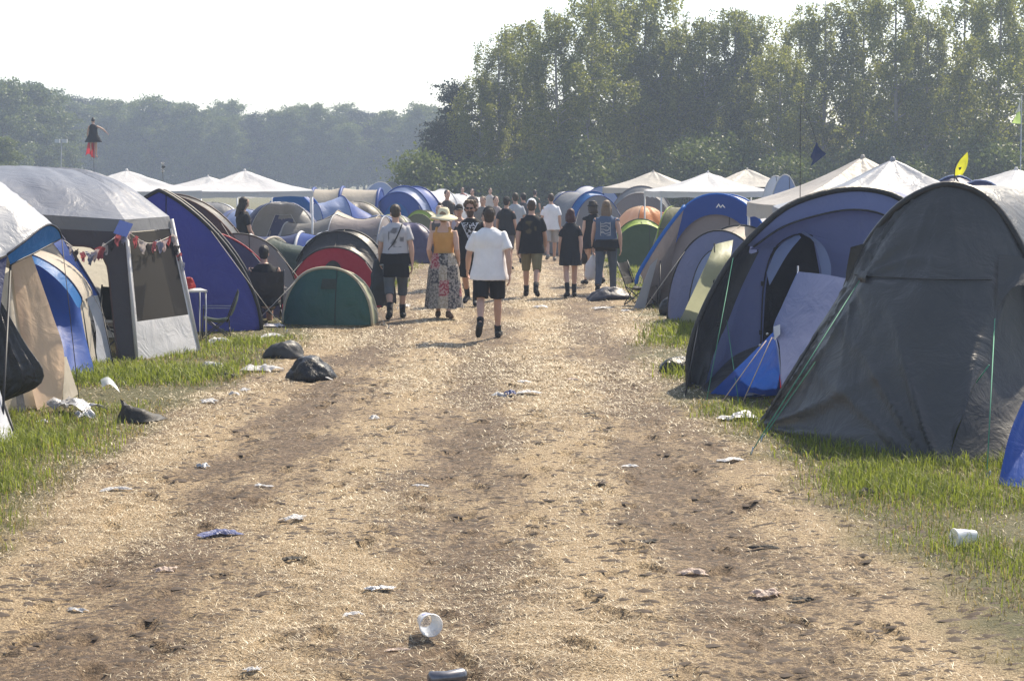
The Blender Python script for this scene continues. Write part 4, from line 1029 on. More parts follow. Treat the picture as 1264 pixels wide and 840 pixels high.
tunnel('hoop_tent', 'low pale topped hoop tent between the mauve grey and the slate blue tents', (XP(888, 27.3), 27.3, 0), R(-28), [(0, .85, 1.40), (.9, .95, 1.46), (1.9, .7, 1.0)], [F_BEIGE, F_LGREY], DARKLINE, F_SLATE, F_GREY, .35, .5, .03, door=(F_LBLUE, 0, .45, .8))
def flap():
    o = np.array(G(860, 400)); root = empty('fly_sheet', o, 0, 'pale green fly sheet pegged out in front of the low hoop tent', 'fly sheet')
    sheet('cloth', [wl((882, 302, 25.2), (888, 300, 25.6), (905, 296, 26.0)), wl((865, 340, 24.8), (880, 338, 25.0), (900, 330, 25.4)), [G(838, 398), G(862, 402), G(890, 402)]], F_PALEGREEN, root, 14, 18, .02, 5, 3, .2, o)
    tube('pole', [np.array(W(882, 300, 25.2)) - o, np.array(G(880, 412)) - o], .012, DARKLINE, root)
flap()
tunnel('dome_tent', 'green dome tent with lime piping by the person in the denim vest', at(793, 44.5), R(4), [(0, .78, 1.05), (.3, .80, 1.18), (1.2, .6, .8)], [F_LIME, F_GREEN], F_GREEN, F_GREEN, F_GREEN, .25, .4, .02)
dome('dome_tent', 'orange dome tent behind the green dome', at(793, 49.5), R(30), 1.55, 1.6, 1.42, [F_ORANGE, F_PEACH], F_BROWN)
dome('dome_tent', 'second smaller orange tent peeping out behind the orange dome', at(816, 52), R(0), 1.2, 1.4, 1.2, [F_ORANGE], F_RED)
tunnel('tunnel_tent', 'grey tunnel tent with arched hood over the orange dome', at(790, 57), R(-8), [(0, 1.15, 1.72), (.5, 1.2, 1.95), (1.6, 1.2, 1.9), (2.6, .9, 1.4)], [F_GREY, F_LGREY, F_MAUVE], F_MAUVE, F_MAUVE, F_GREY, .25, .5, .02, door=(F_BROWN, 0, .6, .78))
tunnel('tunnel_tent', 'grey tent with teal edge leaning toward the path behind the denim vest', at(738, 52), R(28), [(0, .95, 1.70), (.3, 1.0, 1.82), (1.6, 1.0, 1.8), (2.4, .8, 1.3)], [F_BRIGHT, F_GREY, F_WHITE], F_BLUE, F_GREY, F_GREY, .3, .5, .02)
tunnel('tunnel_tent', 'blue and white tent top further up the row past the teal edged tent', at(742, 66), R(20), [(0, 1.0, 1.88), (1.4, 1.0, 1.9), (2.4, .9, 1.4)], [F_WHITE, F_BLUE], F_BLUE, F_LBLUE, F_LBLUE, .4, .5, .03)
tunnel('tunnel_tent', 'dark red tunnel tent behind the blue and white tent top', at(727, 78), R(30), [(0, .9, 1.6), (1.6, .9, 1.6)], [F_MAROON], F_RED, F_MAROON, F_MAROON, .4, .4, .03)
tunnel('ridge_tent', 'slate ridge tent at the far end of the right row', at(714, 92), R(14), [(0, .9, 1.55), (1.6, .9, 1.5)], [F_SLATE, F_WHITE], F_WHITE, F_SLATE, F_SLATE, .5, .4, .06)
dome('dome_tent', 'white dome at the far end of the right row', at(697, 98), R(14), 1.6, 1.8, 1.45, [F_WHITE, F_LGREY], F_WHITE)
tunnel('tunnel_tent', 'olive tunnel tent behind the blue hooped mauve tent', at(905, 37), R(60), [(-1, .9, 1.66), (.3, 1.0, 1.74), (1.4, .9, 1.6)], [F_OLIVE, F_OLIVE], F_LIME, F_OLIVE, F_OLIVE, .4, .4, .03)
gazebo('party_gazebo', 'white party gazebo with a square front frame over the blue hooped mauve tent', at(873, 47), R(4), 2.95, 2.95, 1.88, 2.36, F_WHITE, None, .16, sag=.04)
gazebo('party_gazebo', 'beige gazebo roof left of the square framed white gazebo', at(806, 60), R(-14), 2.9, 2.9, 1.9, 2.44, fabric((.60, .57, .52), .5, .28), DARKLINE, .18, sag=.03)
gazebo('party_gazebo', 'beige gazebo roof with black legs right of the square framed white gazebo', at(921, 57), R(-8), 3.0, 3.0, 1.95, 2.5, fabric((.60, .57, .52), .5, .28), DARKLINE, .18, sag=.03, valance=F_DGREY)
gazebo('party_gazebo', 'large beige gazebo roof, the taller of two behind the slate blue tent', at(1063, 27.5), R(3), 3.0, 3.0, 1.82, 2.53, fabric((.56, .52, .48), .5, .28), None, .22, sag=.05)
gazebo('party_gazebo', 'large grey white gazebo roof overlapping the beige one behind the slate blue tent', at(1100, 24.4), R(-4), 3.0, 3.0, 1.80, 2.46, F_LGREY, None, .22, sag=.05)
tunnel('ridge_tent', 'small white pointed tent next to the black legged gazebo', at(968, 44), R(6), [(0, .48, 2.28), (.9, .5, 2.25)], [F_WHITE, F_LBLUE], F_WHITE, F_LBLUE, F_LBLUE, .4, .4, .1)
tunnel('tunnel_tent', 'dark blue tent top below the yellow flag', at(1208, 30), R(10), [(0, .9, 2.16), (1.0, .95, 2.24), (2.4, .8, 1.7)], [F_NAVY, F_NAVY], F_LBLUE, F_NAVY, F_NAVY, .5, .5, .05)
gazebo('party_gazebo', 'white gazebo roof beyond the dark blue tent top', at(1252, 31), R(24), 2.9, 2.9, 1.92, 2.36, F_WHITE, None, .2, sag=.04)
tunnel('tunnel_tent', 'long beige tent behind the dark grey tunnel tent', (XP(1290, 20.6), 20.6, 0), R(-58), [(-.8, 1.1, 1.7), (0, 1.25, 2.10), (1.4, 1.25, 2.12), (2.6, 1.0, 1.6)], [F_BEIGE, F_BEIGE, F_CREAM], F_BEIGE, F_BEIGE, F_BEIGE, .5, .6, .05)

# ================================================================== people
def rings_vf(pts, rad, seg=12):
    """closed lofted shape round a polyline; rad: (ra, rb) at each point, ra across (X), rb along the other side"""
    P = np.asarray(pts, float); n = len(P)
    T = np.gradient(P, axis=0); T /= np.linalg.norm(T, axis=1)[:, None] + 1e-9
    V = []
    a = np.linspace(0, 2 * math.pi, seg, endpoint=False)
    for i in range(n):
        X = np.array([1.0, 0, 0]); A = X - T[i] * X.dot(T[i])
        if np.linalg.norm(A) < .2: A = np.array([0, 1.0, 0]) - T[i] * T[i][1]
        A /= np.linalg.norm(A); B = np.cross(T[i], A)
        ra, rb = rad[i] if isinstance(rad[i], (tuple, list)) else (rad[i], rad[i])
        V.append(P[i] + ra * np.cos(a)[:, None] * A + rb * np.sin(a)[:, None] * B)
    V = np.vstack(V)
    F = [[i * seg + j, i * seg + (j + 1) % seg, (i + 1) * seg + (j + 1) % seg, (i + 1) * seg + j] for i in range(n - 1) for j in range(seg)]
    F += [list(range(seg))[::-1], [(n - 1) * seg + j for j in range(seg)]]
    return V, F
def ball_vf(c, r, seg=12):
    c = np.array(c, float); r = np.array(r if isinstance(r, (tuple, list)) else (r, r, r), float)
    t = np.linspace(-math.pi / 2, math.pi / 2, 8)
    pts = [c + [0, 0, r[2] * math.sin(x)] for x in t]
    return rings_vf(pts, [(max(.002, r[0] * math.cos(x)), max(.002, r[1] * math.cos(x))) for x in t], seg)
def voxel(parts, vs, it=3):
    """fuse overlapping shapes into one continuous skin"""
    mb = MB()
    for p in parts: mb.add(*p)
    me = raw_mesh('tmp', np.vstack(mb.V), mb.F)
    o = bpy.data.objects.new('tmp', me); COL.objects.link(o)
    m = o.modifiers.new('r', 'REMESH'); m.mode = 'VOXEL'; m.voxel_size = vs; m.adaptivity = 0.0
    s = o.modifiers.new('s', 'SMOOTH'); s.iterations = it; s.factor = .5
    dg = bpy.context.evaluated_depsgraph_get()
    out = bpy.data.meshes.new_from_object(o.evaluated_get(dg))
    bpy.data.objects.remove(o); bpy.data.meshes.remove(me)
    out.polygons.foreach_set('use_smooth', np.ones(len(out.polygons), bool))
    return out
def crease(me, amp, f, seed, fz=1.0):
    n = len(me.vertices); co = np.empty(n * 3, np.float32); me.vertices.foreach_get('co', co); co = co.reshape(-1, 3).astype(float)
    no = np.empty(n * 3, np.float32); me.vertices.foreach_get('normal', no); no = no.reshape(-1, 3)
    d = noise3(co * [1, 1, fz], seed, f) + .5 * noise3(co * [1, 1, fz], seed + 2, f * 2.3)
    co = co + no * (amp * d)[:, None]
    me.vertices.foreach_set('co', co.astype(np.float32).ravel()); me.update()
def child(name, me, mat, parent):
    me.materials.clear(); me.materials.append(mat); me.name = name
    o = bpy.data.objects.new(name, me); COL.objects.link(o); o.parent = parent
    return o
SKIN = [plain(c, .5, spec=.35, var=.08, scale=20) for c in ((.50, .31, .23), (.44, .26, .19), (.55, .36, .28))]
def cloth(c, rough=.85): return plain(c, rough, spec=.2, var=.14, scale=9, bump=.25)
def lp(a, b, t): return np.array(a) * (1 - t) + np.array(b) * t

def person(label, loc, yaw, H, legs, arms, skin=0, top=None, bottom=None, hair=None, hat=None, shoes=(.02, .02, .02), socks=None, build=1.0, vs=.0085,
           lean=0.0, head_tilt=0.0, sit=None, belt=None, name='person', cat='person', turn=0.0, beard=None, glasses=False, group=None, feet_free=False):
    """figure facing local +Y. legs: (hip flexion, knee flexion, foot pitch) left, right; arms: (flexion, abduction, elbow)"""
    k = H / 1.78
    root = empty(name, loc, yaw, label, cat, group)
    root.scale = (k, k, k)
    sx = build
    # ---- joints
    J = {}
    for i, s in enumerate((-1, 1)):
        f, kn, fp = (R(a) for a in legs[i])
        hip = np.array([s * .092 * sx, 0, .93])
        kd = np.array([s * .035, math.sin(f), -math.cos(f)]); kd /= np.linalg.norm(kd)
        knee = hip + kd * .44
        sd_ = np.array([0, math.sin(f - kn), -math.cos(f - kn)])
        ank = knee + sd_ * .43
        toe = ank + np.array([s * .03, .17 * math.cos(fp), .17 * math.sin(fp) - .045])
        heel = ank + np.array([0, -.055, -.045]) if not feet_free else ank + np.array([0, -.05 * math.cos(fp), -.05 - .05 * math.sin(fp)])
        J[i] = dict(hip=hip, knee=knee, ank=ank, toe=toe, heel=heel)
    low = min(min(J[i]['heel'][2], J[i]['toe'][2]) for i in (0, 1)) - .035
    dz = -low if sit is None else sit - .93 + .0
    for i in (0, 1):
        for q in J[i]: J[i][q] = J[i][q] + [0, 0, dz]
    pel = np.array([0, 0, .95 + dz])
    la = R(lean)
    def tor(x, y, z):                                             # torso point: leaned forward about the pelvis
        z -= .95
        return np.array([x, y * math.cos(la) + z * math.sin(la), pel[2] + z * math.cos(la) - y * math.sin(la)])
    nk = tor(0, -.005, 1.50); hc = tor(0, .02, 1.645)
    ht = R(head_tilt)
    for i, s in enumerate((-1, 1)):
        f, ab, el = (R(a) for a in arms[i])
        sh = tor(s * .178 * sx, -.005, 1.40)
        d1 = np.array([s * math.sin(ab), math.sin(f) * math.cos(ab), -math.cos(f) * math.cos(ab)])
        d2 = np.array([s * math.sin(ab) * .6 - s * .10, math.sin(f + el) * math.cos(ab), -math.cos(f + el) * math.cos(ab)]); d2 /= np.linalg.norm(d2)
        elb = sh + d1 * .295; wr = elb + d2 * .255
        J[i].update(sh=sh, elb=elb, wr=wr, d2=d2)
    fat = build
    def torso(inf=0.0, z0=.80, z1=1.50, flare=0.0):
        prof = [(.80, .135, .095), (.86, .158, .112), (.95, .165, .115), (1.05, .148, .105), (1.15, .146, .105), (1.26, .165, .115), (1.35, .178, .115), (1.40, .165, .10), (1.44, .125, .085), (1.475, .085, .068), (1.50, .062, .058)]
        zz = np.array([p[0] for p in prof]); rx = np.array([p[1] for p in prof]); ry = np.array([p[2] for p in prof])
        pts, rad = [], []
        for z in np.linspace(z0, z1, 14):
            a = np.interp(z, zz, rx) * fat + inf; b = np.interp(z, zz, ry) * fat + inf
            fl = flare * max(0, (1.25 - z) / .45)
            a = max(a, (np.interp(z, [.6, .85, 1.0, 1.25], [.215, .207, .178, .156]) * fat + inf) if flare and z < 1.25 else 0); b = max(b, (np.interp(z, [.6, .85, 1.0, 1.25], [.16, .145, .125, .11]) * fat + inf) if flare and z < 1.25 else 0); pts.append(tor(0, -.005, z)); rad.append((a + fl, b + fl))
        return rings_vf(pts, rad, 20)
    # ---- body: one continuous skin
    parts = [torso(), rings_vf([tor(0, -.01, 1.44), tor(0, 0, 1.52), hc + [0, -.015, -.04]], [.062, .054, .05])]
    def hrot(p):
        x, y, z = p
        y, z = y * math.cos(ht) + z * math.sin(ht), z * math.cos(ht) - y * math.sin(ht)
        c_, s_ = math.cos(R(turn)), math.sin(R(turn))
        return hc + np.array([x * c_ - y * s_, x * s_ + y * c_, z])
    HP = [(-.122, .022, .025, .045), (-.108, .040, .045, .034), (-.075, .055, .066, .018), (-.03, .067, .085, .004), (.02, .074, .095, -.004), (.06, .073, .094, -.008), (.095, .058, .076, -.01), (.118, .03, .04, -.012), (.124, .008, .01, -.012)]
    parts.append(rings_vf([hrot((0, y, z)) for z, a, b, y in HP], [(a, b) for z, a, b, y in HP], 18))
    parts.append(rings_vf([hrot((0, .085, .015)), hrot((0, .104, -.02)), hrot((0, .10, -.034))], [.009, .015, .012], 8))
    for s in (-1, 1): parts.append(ball_vf(hrot((s * .076, -.005, -.012)), (.010, .02, .03), 8))
    for i, s in enumerate((-1, 1)):
        j = J[i]
        parts.append(rings_vf([j['hip'] + [0, 0, .05], lp(j['hip'], j['knee'], .3), lp(j['hip'], j['knee'], .7), j['knee'], lp(j['knee'], j['ank'], .28), lp(j['knee'], j['ank'], .7), j['ank'], j['ank'] + [0, 0, -.03]],
                              [(.085 * fat, .09 * fat), (.084 * fat, .088 * fat), (.065, .068), (.053, .056), (.055, .060), (.040, .043), (.034, .038), (.03, .036)]))
        parts.append(rings_vf([j['heel'], lp(j['heel'], j['toe'], .35) + [0, 0, .02], lp(j['heel'], j['toe'], .75), j['toe']], [.033, .037, .037, .024]))
        parts.append(rings_vf([j['sh'] + [-s * .07, 0, .0], j['sh'] + [-s * .01, 0, -.004], lp(j['sh'], j['elb'], .35), lp(j['sh'], j['elb'], .8), j['elb'], lp(j['elb'], j['wr'], .3), lp(j['elb'], j['wr'], .8), j['wr']],
                              [.050, .054 * fat, .050 * fat, .043, .040, .042, .031, .027]))
        d2 = j['d2']; side = np.array([0, 1.0, 0]); side = side - d2 * side.dot(d2); side /= np.linalg.norm(side); inw = np.cross(d2, side) * (1 if s > 0 else -1)
        if inw[0] * s > 0: inw = -inw
        palm = j['wr'] + d2 * .085
        # palm lies in the plane of d2 and side; fingers curl towards the body
        for q in (-.028, -.009, .010, .028): parts.append(rings_vf([j['wr'] + side * q * .5, j['wr'] + d2 * .045 + side * q, palm + side * q], [.017, .017, .014], 8))
        for q, ln in ((-.033, .062), (-.011, .078), (.011, .084), (.033, .074)):
            b = palm + side * q; m1 = b + d2 * ln * .5 + inw * .012; e = m1 + d2 * ln * .38 + inw * .032
            parts.append(rings_vf([b - d2 * .02, m1, e], [.0105, .0095, .008], 8))
        tb_ = j['wr'] + d2 * .03 + side * .030
        parts.append(rings_vf([tb_, tb_ + d2 * .035 + side * .028 + inw * .008, tb_ + d2 * .065 + side * .03 + inw * .018], [.014, .011, .009], 8))
    body = child('body', voxel(parts, vs, 2), SKIN[skin], root)
    # ---- face
    for s in (-1, 1):
        mk('eye', *ball_vf(hrot((s * .030, .083, .012)), (.013, .008, .008), 8), plain((.05, .04, .035), .2), root)
    mk('mouth', *ball_vf(hrot((0, .076, -.066)), (.024, .008, .005), 8), plain((.32, .12, .10), .5), root)
    if glasses:
        g = MB()
        for s in (-1, 1): g.add(*ball_vf(hrot((s * .033, .094, .012)), (.028, .008, .021), 10))
        for s in (-1, 1): g.tube([hrot((s * .06, .085, .018)), hrot((s * .08, 0, .012))], .004, 5)
        g.tube([hrot((-.02, .098, .018)), hrot((.02, .098, .018))], .004, 5)
        g.build('sunglasses', plain((.01, .01, .012), .15), root, True)
    if beard:
        me = voxel([rings_vf([hrot((0, .035, -.14)), hrot((0, .036, -.10)), hrot((0, .022, -.06)), hrot((0, .012, -.035))], [(.03, .04), (.052, .056), (.062, .072), (.068, .07)], 14)], .008, 1)
        crease(me, .006, 60, 4); child('beard', me, plain(beard, .9, var=.3, scale=60), root)
    # ---- hair and hats
    if hair:
        st, hcol = hair
        hp = [ball_vf(hrot((0, -.032, .046)), (.083, .098, .092), 16)]
        if st == 'short': hp = [ball_vf(hrot((0, -.022, .042)), (.084, .103, .097), 16), ball_vf(hrot((0, -.045, -.02)), (.07, .06, .07), 12)]
        if st == 'curly': hp += [ball_vf(hrot((.085 * math.cos(a), -.015 + .085 * math.sin(a), .03 + .045 * math.sin(3 * a))), .042, 8) for a in np.linspace(-.3, math.pi + .3, 7) + math.pi] + [ball_vf(hrot((.06 * math.cos(a), -.01 + .06 * math.sin(a), .115)), .042, 8) for a in np.linspace(0, 6.28, 7)[:-1]]
        if st in ('long', 'bob'):
            dl = {'long': -.30, 'bob': -.13}[st]
            hp += [rings_vf([hrot((0, -.03, .06)), hrot((0, -.055, -.04)), hrot((0, -.075, -.13)), hrot((0, -.09, dl))], [(.08, .075), (.092, .06), (.10, .05), (.07 if st == 'long' else .08, .025)], 14)]
            for s in (-1, 1): hp += [rings_vf([hrot((s * .07, .02, .03)), hrot((s * .084, -.005, -.06)), hrot((s * .085, -.02, max(dl, -.16)))], [.024, .026, .018], 8)]
        if st == 'bun': hp += [ball_vf(hrot((0, -.03, .135)), .045, 10)]
        me = voxel(hp, .010, 1)
        crease(me, .013 if st == 'curly' else .006, 40 if st == 'curly' else 50, 6, .4)
        child('hair', me, plain(hcol, .65, var=.35, scale=40, bump=.4), root)
    if hat:
        st, c1 = hat
        hm = cloth(c1)
        if st == 'cap':
            me = voxel([ball_vf(hrot((0, -.006, .055)), (.088, .107, .095), 18), rings_vf([hrot((0, -.005, .022)), hrot((0, -.005, .06))], [(.087, .105), (.087, .105)], 18)], .009, 2); cp = child('cap', me, hm, root)
            a = np.linspace(-1, 1, 9)
            S = np.array([[hrot((.075 * u * (1 - .05 * v), .07 + (1 - u * u) * .03 + .085 * v * (1 - .45 * u * u), .038 - .02 * v - .012 * u * u)) for v in np.linspace(0, 1, 5)] for u in a])
            S = np.concatenate([S, S[:, ::-1] + [0, 0, .008]], 1)
            mk('brim', *grid_vf(S), hm, cp)
        elif st == 'sun_hat':
            prof = [(.02, .150), (.065, .135), (.10, .11), (.105, .075), (.10, .045), (.088, .03), (.10, .055), (.14, .0125), (.225, -.03), (.226, -.036), (.14, .004)]
            prof = [(.02, .165), (.06, .160), (.088, .125), (.100, .07), (.104, .045), (.15, .028), (.205, -.005), (.235, -.028), (.232, -.036), (.15, .018), (.10, .033)]
            S = np.array([[hrot((r_ * math.cos(a), r_ * math.sin(a) * 1.02 - .008, z + .018 * math.sin(2 * a + .4) * max(0, r_ - .1) / .13)) for (r_, z) in prof] for a in np.linspace(0, 2 * math.pi, 41)])
            mk('sun_hat', *grid_vf(S), hm, root)
        elif st == 'bucket':
            prof = [(.03, .13), (.085, .12), (.095, .05), (.12, .02), (.118, .012)]
            S = np.array([[hrot((r_ * math.cos(a), r_ * math.sin(a) * 1.08 - .006, z)) for (r_, z) in prof] for a in np.linspace(0, 2 * math.pi, 31)])
            mk('bucket_hat', *grid_vf(S), hm, root)
    # ---- clothes
    if top:
        st, m = top['kind'], top['mat']
        ps = [torso(.024, top.get('hem', .83), 1.492, .016)]
        sl = top.get('sleeve', .62)
        for i, s in enumerate((-1, 1)):
            j = J[i]
            if sl > 0:
                e = lp(j['sh'], j['elb'], sl)
                ps.append(rings_vf([j['sh'] + [-s * .10, 0, .0], j['sh'] + [-s * .02, 0, -.004], lp(j['sh'], e, .6), e], [.055, .060 * fat, .063 * fat, .068 * fat], 12))
        if st == 'tank':
            ps = [torso(.012, top.get('hem', .90), 1.40, .0)] + [rings_vf([tor(s * .10, -.08, 1.36), tor(s * .105, -.03, 1.465), tor(s * .10, .05, 1.40)], [.035, .032, .035], 8) for s in (-1, 1)]
        me = voxel(ps, max(vs, .010), 2)
        crease(me, .017, 10, 11 + int(H * 100) % 17, .5)
        child({'t': 't_shirt', 'tank': 'top', 'vest': 'vest', 'dress': 'dress'}[st], me, m, root)
    if bottom:
        st, m, ln = bottom
        if st in ('shorts', 'trousers'):
            ps = [torso(.008, .84, 1.0)]
            for i, s in enumerate((-1, 1)):
                j = J[i]; wd = .100 if st == 'shorts' else .088
                path = [j['hip'] + [0, 0, .06], lp(j['hip'], j['knee'], .35), lp(j['hip'], j['knee'], min(1, ln))]
                rd = [(.105 * fat, .115 * fat), (wd * 1.06 * fat, wd * 1.1 * fat), (wd * 1.04, wd * 1.08)]
                if ln > 1:
                    path[-1] = j['knee']; path += [lp(j['knee'], j['ank'], (ln - 1) * .5), lp(j['knee'], j['ank'], ln - 1)]
                    q = .068 if ln > 1.7 else .078
                    rd[-1] = (.078, .08); rd += [(q, q), (q * .95, q)]
                ps.append(rings_vf(path, rd, 12))
            me = voxel(ps, max(vs, .010), 2); crease(me, .008, 10, 5, .6)
            child(st, me, m, root)
        elif st == 'skirt':
            zt, zb = 1.06, ln
            S = []
            for a in np.linspace(0, 2 * math.pi, 73):
                row = []
                for t in np.linspace(0, 1, 22):
                    z = zt + (zb - zt) * t
                    w0 = np.interp(z, [zb, .80, .95, 1.06], [.29, .235, .20, .165]) * fat
                    fold = 1 + .055 * t * math.sin(11 * a + 2.2 * math.sin(2 * a)) + .03 * t * math.sin(19 * a + 1)
                    row.append((w0 * math.cos(a) * fold, w0 * .95 * math.sin(a) * fold - .005, z + dz - .012 * math.sin(5 * a) * t))
                S.append(row)
            mk('skirt', *grid_vf(np.array(S)), m, root)
    if belt:                                                      # jacket tied round the hips
        me = voxel([torso(.045, .86, 1.03, .012), rings_vf([tor(0, -.09, 1.0), tor(0, -.13, .85), tor(0, -.13, belt[1])], [(.19, .07), (.20, .06), (.205, .045)], 14)], .011, 2)
        crease(me, .012, 8, 3, .5); child('tied_jacket', me, cloth(belt[0]), root)
    for i, s in enumerate((-1, 1)):
        j = J[i]
        if shoes:
            up = j['ank'] - j['heel']
            me = voxel([rings_vf([j['heel'] + [0, -.012, .005], lp(j['heel'], j['toe'], .35) + [0, 0, .025], lp(j['heel'], j['toe'], .75) + [0, 0, .006], lp(j['heel'], j['toe'], 1.08)], [.043, .048, .047, .032]), rings_vf([lp(j['heel'], j['toe'], .12), j['ank'] + [0, 0, .015]], [.046, .046])], .010, 2)
            child('shoe', me, cloth(shoes, .6), root)
        if socks:
            mk('sock', *rings_vf([j['ank'] + [0, 0, -.02], lp(j['ank'], j['knee'], .12), lp(j['ank'], j['knee'], socks[1])], [.044, .046, .052], 12), cloth(socks[0]), root)
    root['_wrist_l'] = [float(v) for v in J[0]['wr'] + J[0]['d2'] * .10]; root['_wrist_r'] = [float(v) for v in J[1]['wr'] + J[1]['d2'] * .10]
    return root
def hand_of(p, side):
    v = Vector(p['_wrist_' + side]); sc = p.scale[0]
    c, s = math.cos(p.rotation_euler[2]), math.sin(p.rotation_euler[2])
    return np.array([p.location[0] + sc * (v.x * c - v.y * s), p.location[1] + sc * (v.x * s + v.y * c), p.location[2] + sc * v.z])
def gp(px, py):
    p = G(px, py); return (p[0], p[1], h1(p[0], p[1]))
def printed(base, ink, shape, z0, z1, hw, front=True):
    """shirt cloth with a flat print; object coordinates of the person"""
    m, t, out = nodes_of('printed_cloth')
    tc = t.nodes.new('ShaderNodeTexCoord'); sp = t.nodes.new('ShaderNodeSeparateXYZ'); t.links.new(tc.outputs['Object'], sp.inputs[0])
    ax = math_n(t, 'ABSOLUTE', sp.outputs[0])
    zn = math_n(t, 'DIVIDE', math_n(t, 'SUBTRACT', sp.outputs[2], z0), z1 - z0)      # 0 bottom, 1 top
    lim = math_n(t, 'MULTIPLY', zn, hw) if shape == 'triangle' else hw
    ins = math_n(t, 'MULTIPLY', math_n(t, 'LESS_THAN', ax, lim), math_n(t, 'MULTIPLY', math_n(t, 'GREATER_THAN', zn, 0), math_n(t, 'LESS_THAN', zn, 1)))
    side = math_n(t, 'GREATER_THAN' if front else 'LESS_THAN', sp.outputs[1], 0.02 if front else -.02)
    n = noise(t, 38 if shape == 'triangle' else 13, 0 if shape != 'triangle' else 2, tc.outputs['Object'])
    if shape == 'triangle':
        edge = math_n(t, 'GREATER_THAN', ax, math_n(t, 'SUBTRACT', lim, .018))
        ink_m = math_n(t, 'MAXIMUM', edge, math_n(t, 'GREATER_THAN', n.outputs[0], .53))
    elif shape == 'smudge':
        mr = t.nodes.new('ShaderNodeMapRange'); mr.inputs[1].default_value = .40; mr.inputs[2].default_value = .62; t.links.new(n.outputs[0], mr.inputs[0]); ink_m = mr.outputs[0]
    else:
        edge = math_n(t, 'GREATER_THAN', ax, hw - .012)
        rr = math_n(t, 'ADD', math_n(t, 'MULTIPLY', ax, 1.5), math_n(t, 'ADD', math_n(t, 'ABSOLUTE', math_n(t, 'SUBTRACT', zn, .55)), math_n(t, 'MULTIPLY', n.outputs[0], .25)))
        ink_m = math_n(t, 'MAXIMUM', edge, math_n(t, 'MULTIPLY', math_n(t, 'GREATER_THAN', math_n(t, 'SINE', math_n(t, 'MULTIPLY', rr, 26)), .1), .8))
    f = math_n(t, 'MULTIPLY', math_n(t, 'MULTIPLY', ins, side), ink_m)
    n2 = noise(t, 8, 4, tc.outputs['Object'])
    c = mixc(t, math_n(t, 'MULTIPLY', f, .8), mixc(t, n2.outputs[0], tuple(x * .85 for x in base), tuple(min(1, x * 1.12) for x in base)), ink)
    p = t.nodes.new('ShaderNodeBsdfPrincipled'); p.inputs['Roughness'].default_value = .85; p.inputs['Specular IOR Level'].default_value = .2
    t.links.new(c, p.inputs['Base Color']); t.links.new(p.outputs[0], out.inputs[0])
    return m
def patchwork():
    m, t, out = nodes_of('patchwork')
    tc = t.nodes.new('ShaderNodeTexCoord')
    mp = t.nodes.new('ShaderNodeMapping'); mp.inputs['Scale'].default_value = (6.5, .01, 4.2); t.links.new(tc.outputs['Object'], mp.inputs[0])
    v = t.nodes.new('ShaderNodeTexVoronoi'); v.distance = 'CHEBYCHEV'; v.inputs['Scale'].default_value = 1.0; v.inputs['Randomness'].default_value = .35; t.links.new(mp.outputs[0], v.inputs['Vector'])
    sep = t.nodes.new('ShaderNodeSeparateColor'); t.links.new(v.outputs['Color'], sep.inputs[0])
    c1 = ramp(t, sep.outputs[0], [(0, (.03, .03, .035)), (.3, (.16, .15, .14)), (.5, (.30, .26, .20)), (.7, (.05, .05, .06)), (.88, (.26, .03, .05)), (1, (.20, .10, .12))])
    c1.node.color_ramp.interpolation = 'CONSTANT'
    n = noise(t, 30, 3, tc.outputs['Object'])
    c = mixc(t, ramp(t, n.outputs[0], [(.45, (0, 0, 0)), (.55, (1, 1, 1))]), c1, mixc(t, .5, c1, (.55, .5, .45)))
    p = t.nodes.new('ShaderNodeBsdfPrincipled'); p.inputs['Roughness'].default_value = .8
    t.links.new(c, p.inputs['Base Color']); t.links.new(p.outputs[0], out.inputs[0])
    return m
def T(c, **k): return dict(kind=k.pop('kind', 't'), mat=cloth(c) if isinstance(c, tuple) else c, **k)

BLACKC, WHITEC = (.018, .018, .02), (.74, .74, .76)
P1 = person('man in dark cap and pale printed t-shirt with a shoulder strap', gp(489, 394), R(6), 1.80, [(-14, 20, -20), (17, 8, 4)], [(12, 10, 22), (-14, 12, 10)], 0,
            T(printed((.42, .42, .45), (.08, .08, .09), 'smudge', 1.12, 1.42, .12, False), hem=.84), ('shorts', cloth((.10, .11, .12)), 1.32), ('short', (.05, .035, .02)), ('cap', (.03, .03, .035)), BLACKC, (BLACKC, .35), belt=((.015, .015, .016), .66), head_tilt=22, lean=3)
P2 = person('woman in a wide pale sun hat, ochre top and long patchwork skirt', gp(548, 393), R(-8), 1.70, [(11, 8, 0), (-9, 12, -14)], [(-14, 9, 55), (-14, 9, 55)], 2,
            T((.52, .28, .09), kind='tank', hem=.98), ('skirt', patchwork(), .16), ('short', (.25, .16, .08)), ('sun_hat', (.70, .64, .44)), (.10, .06, .04), build=1.06)
P3 = person('bearded man with curly hair and sunglasses walking the other way in a black printed t-shirt', gp(581, 376), R(172), 1.84, [(20, 6, 6), (-16, 22, -20)], [(-16, 10, 14), (18, 12, 26)], 1,
            T(printed(BLACKC, (.60, .62, .68), 'triangle', 1.10, 1.40, .15, True), hem=.80, sleeve=.72), ('shorts', cloth(BLACKC), .98), ('curly', (.10, .06, .03)), None, BLACKC, (BLACKC, .4), beard=(.07, .04, .025), glasses=True, build=1.12)
P4 = person('man in white t-shirt, black shorts and black cap striding along the middle of the path', gp(604, 418), R(0), 1.80, [(-16, 34, -48), (12, 4, 4)], [(14, 17, 22), (-16, 14, 8)], 0,
            T((.78, .78, .80), hem=.79, sleeve=.72), ('shorts', cloth(BLACKC), .90), ('short', (.05, .035, .025)), ('cap', (.02, .02, .024)), (.03, .03, .03), (BLACKC, .2), build=1.08, feet_free=True)
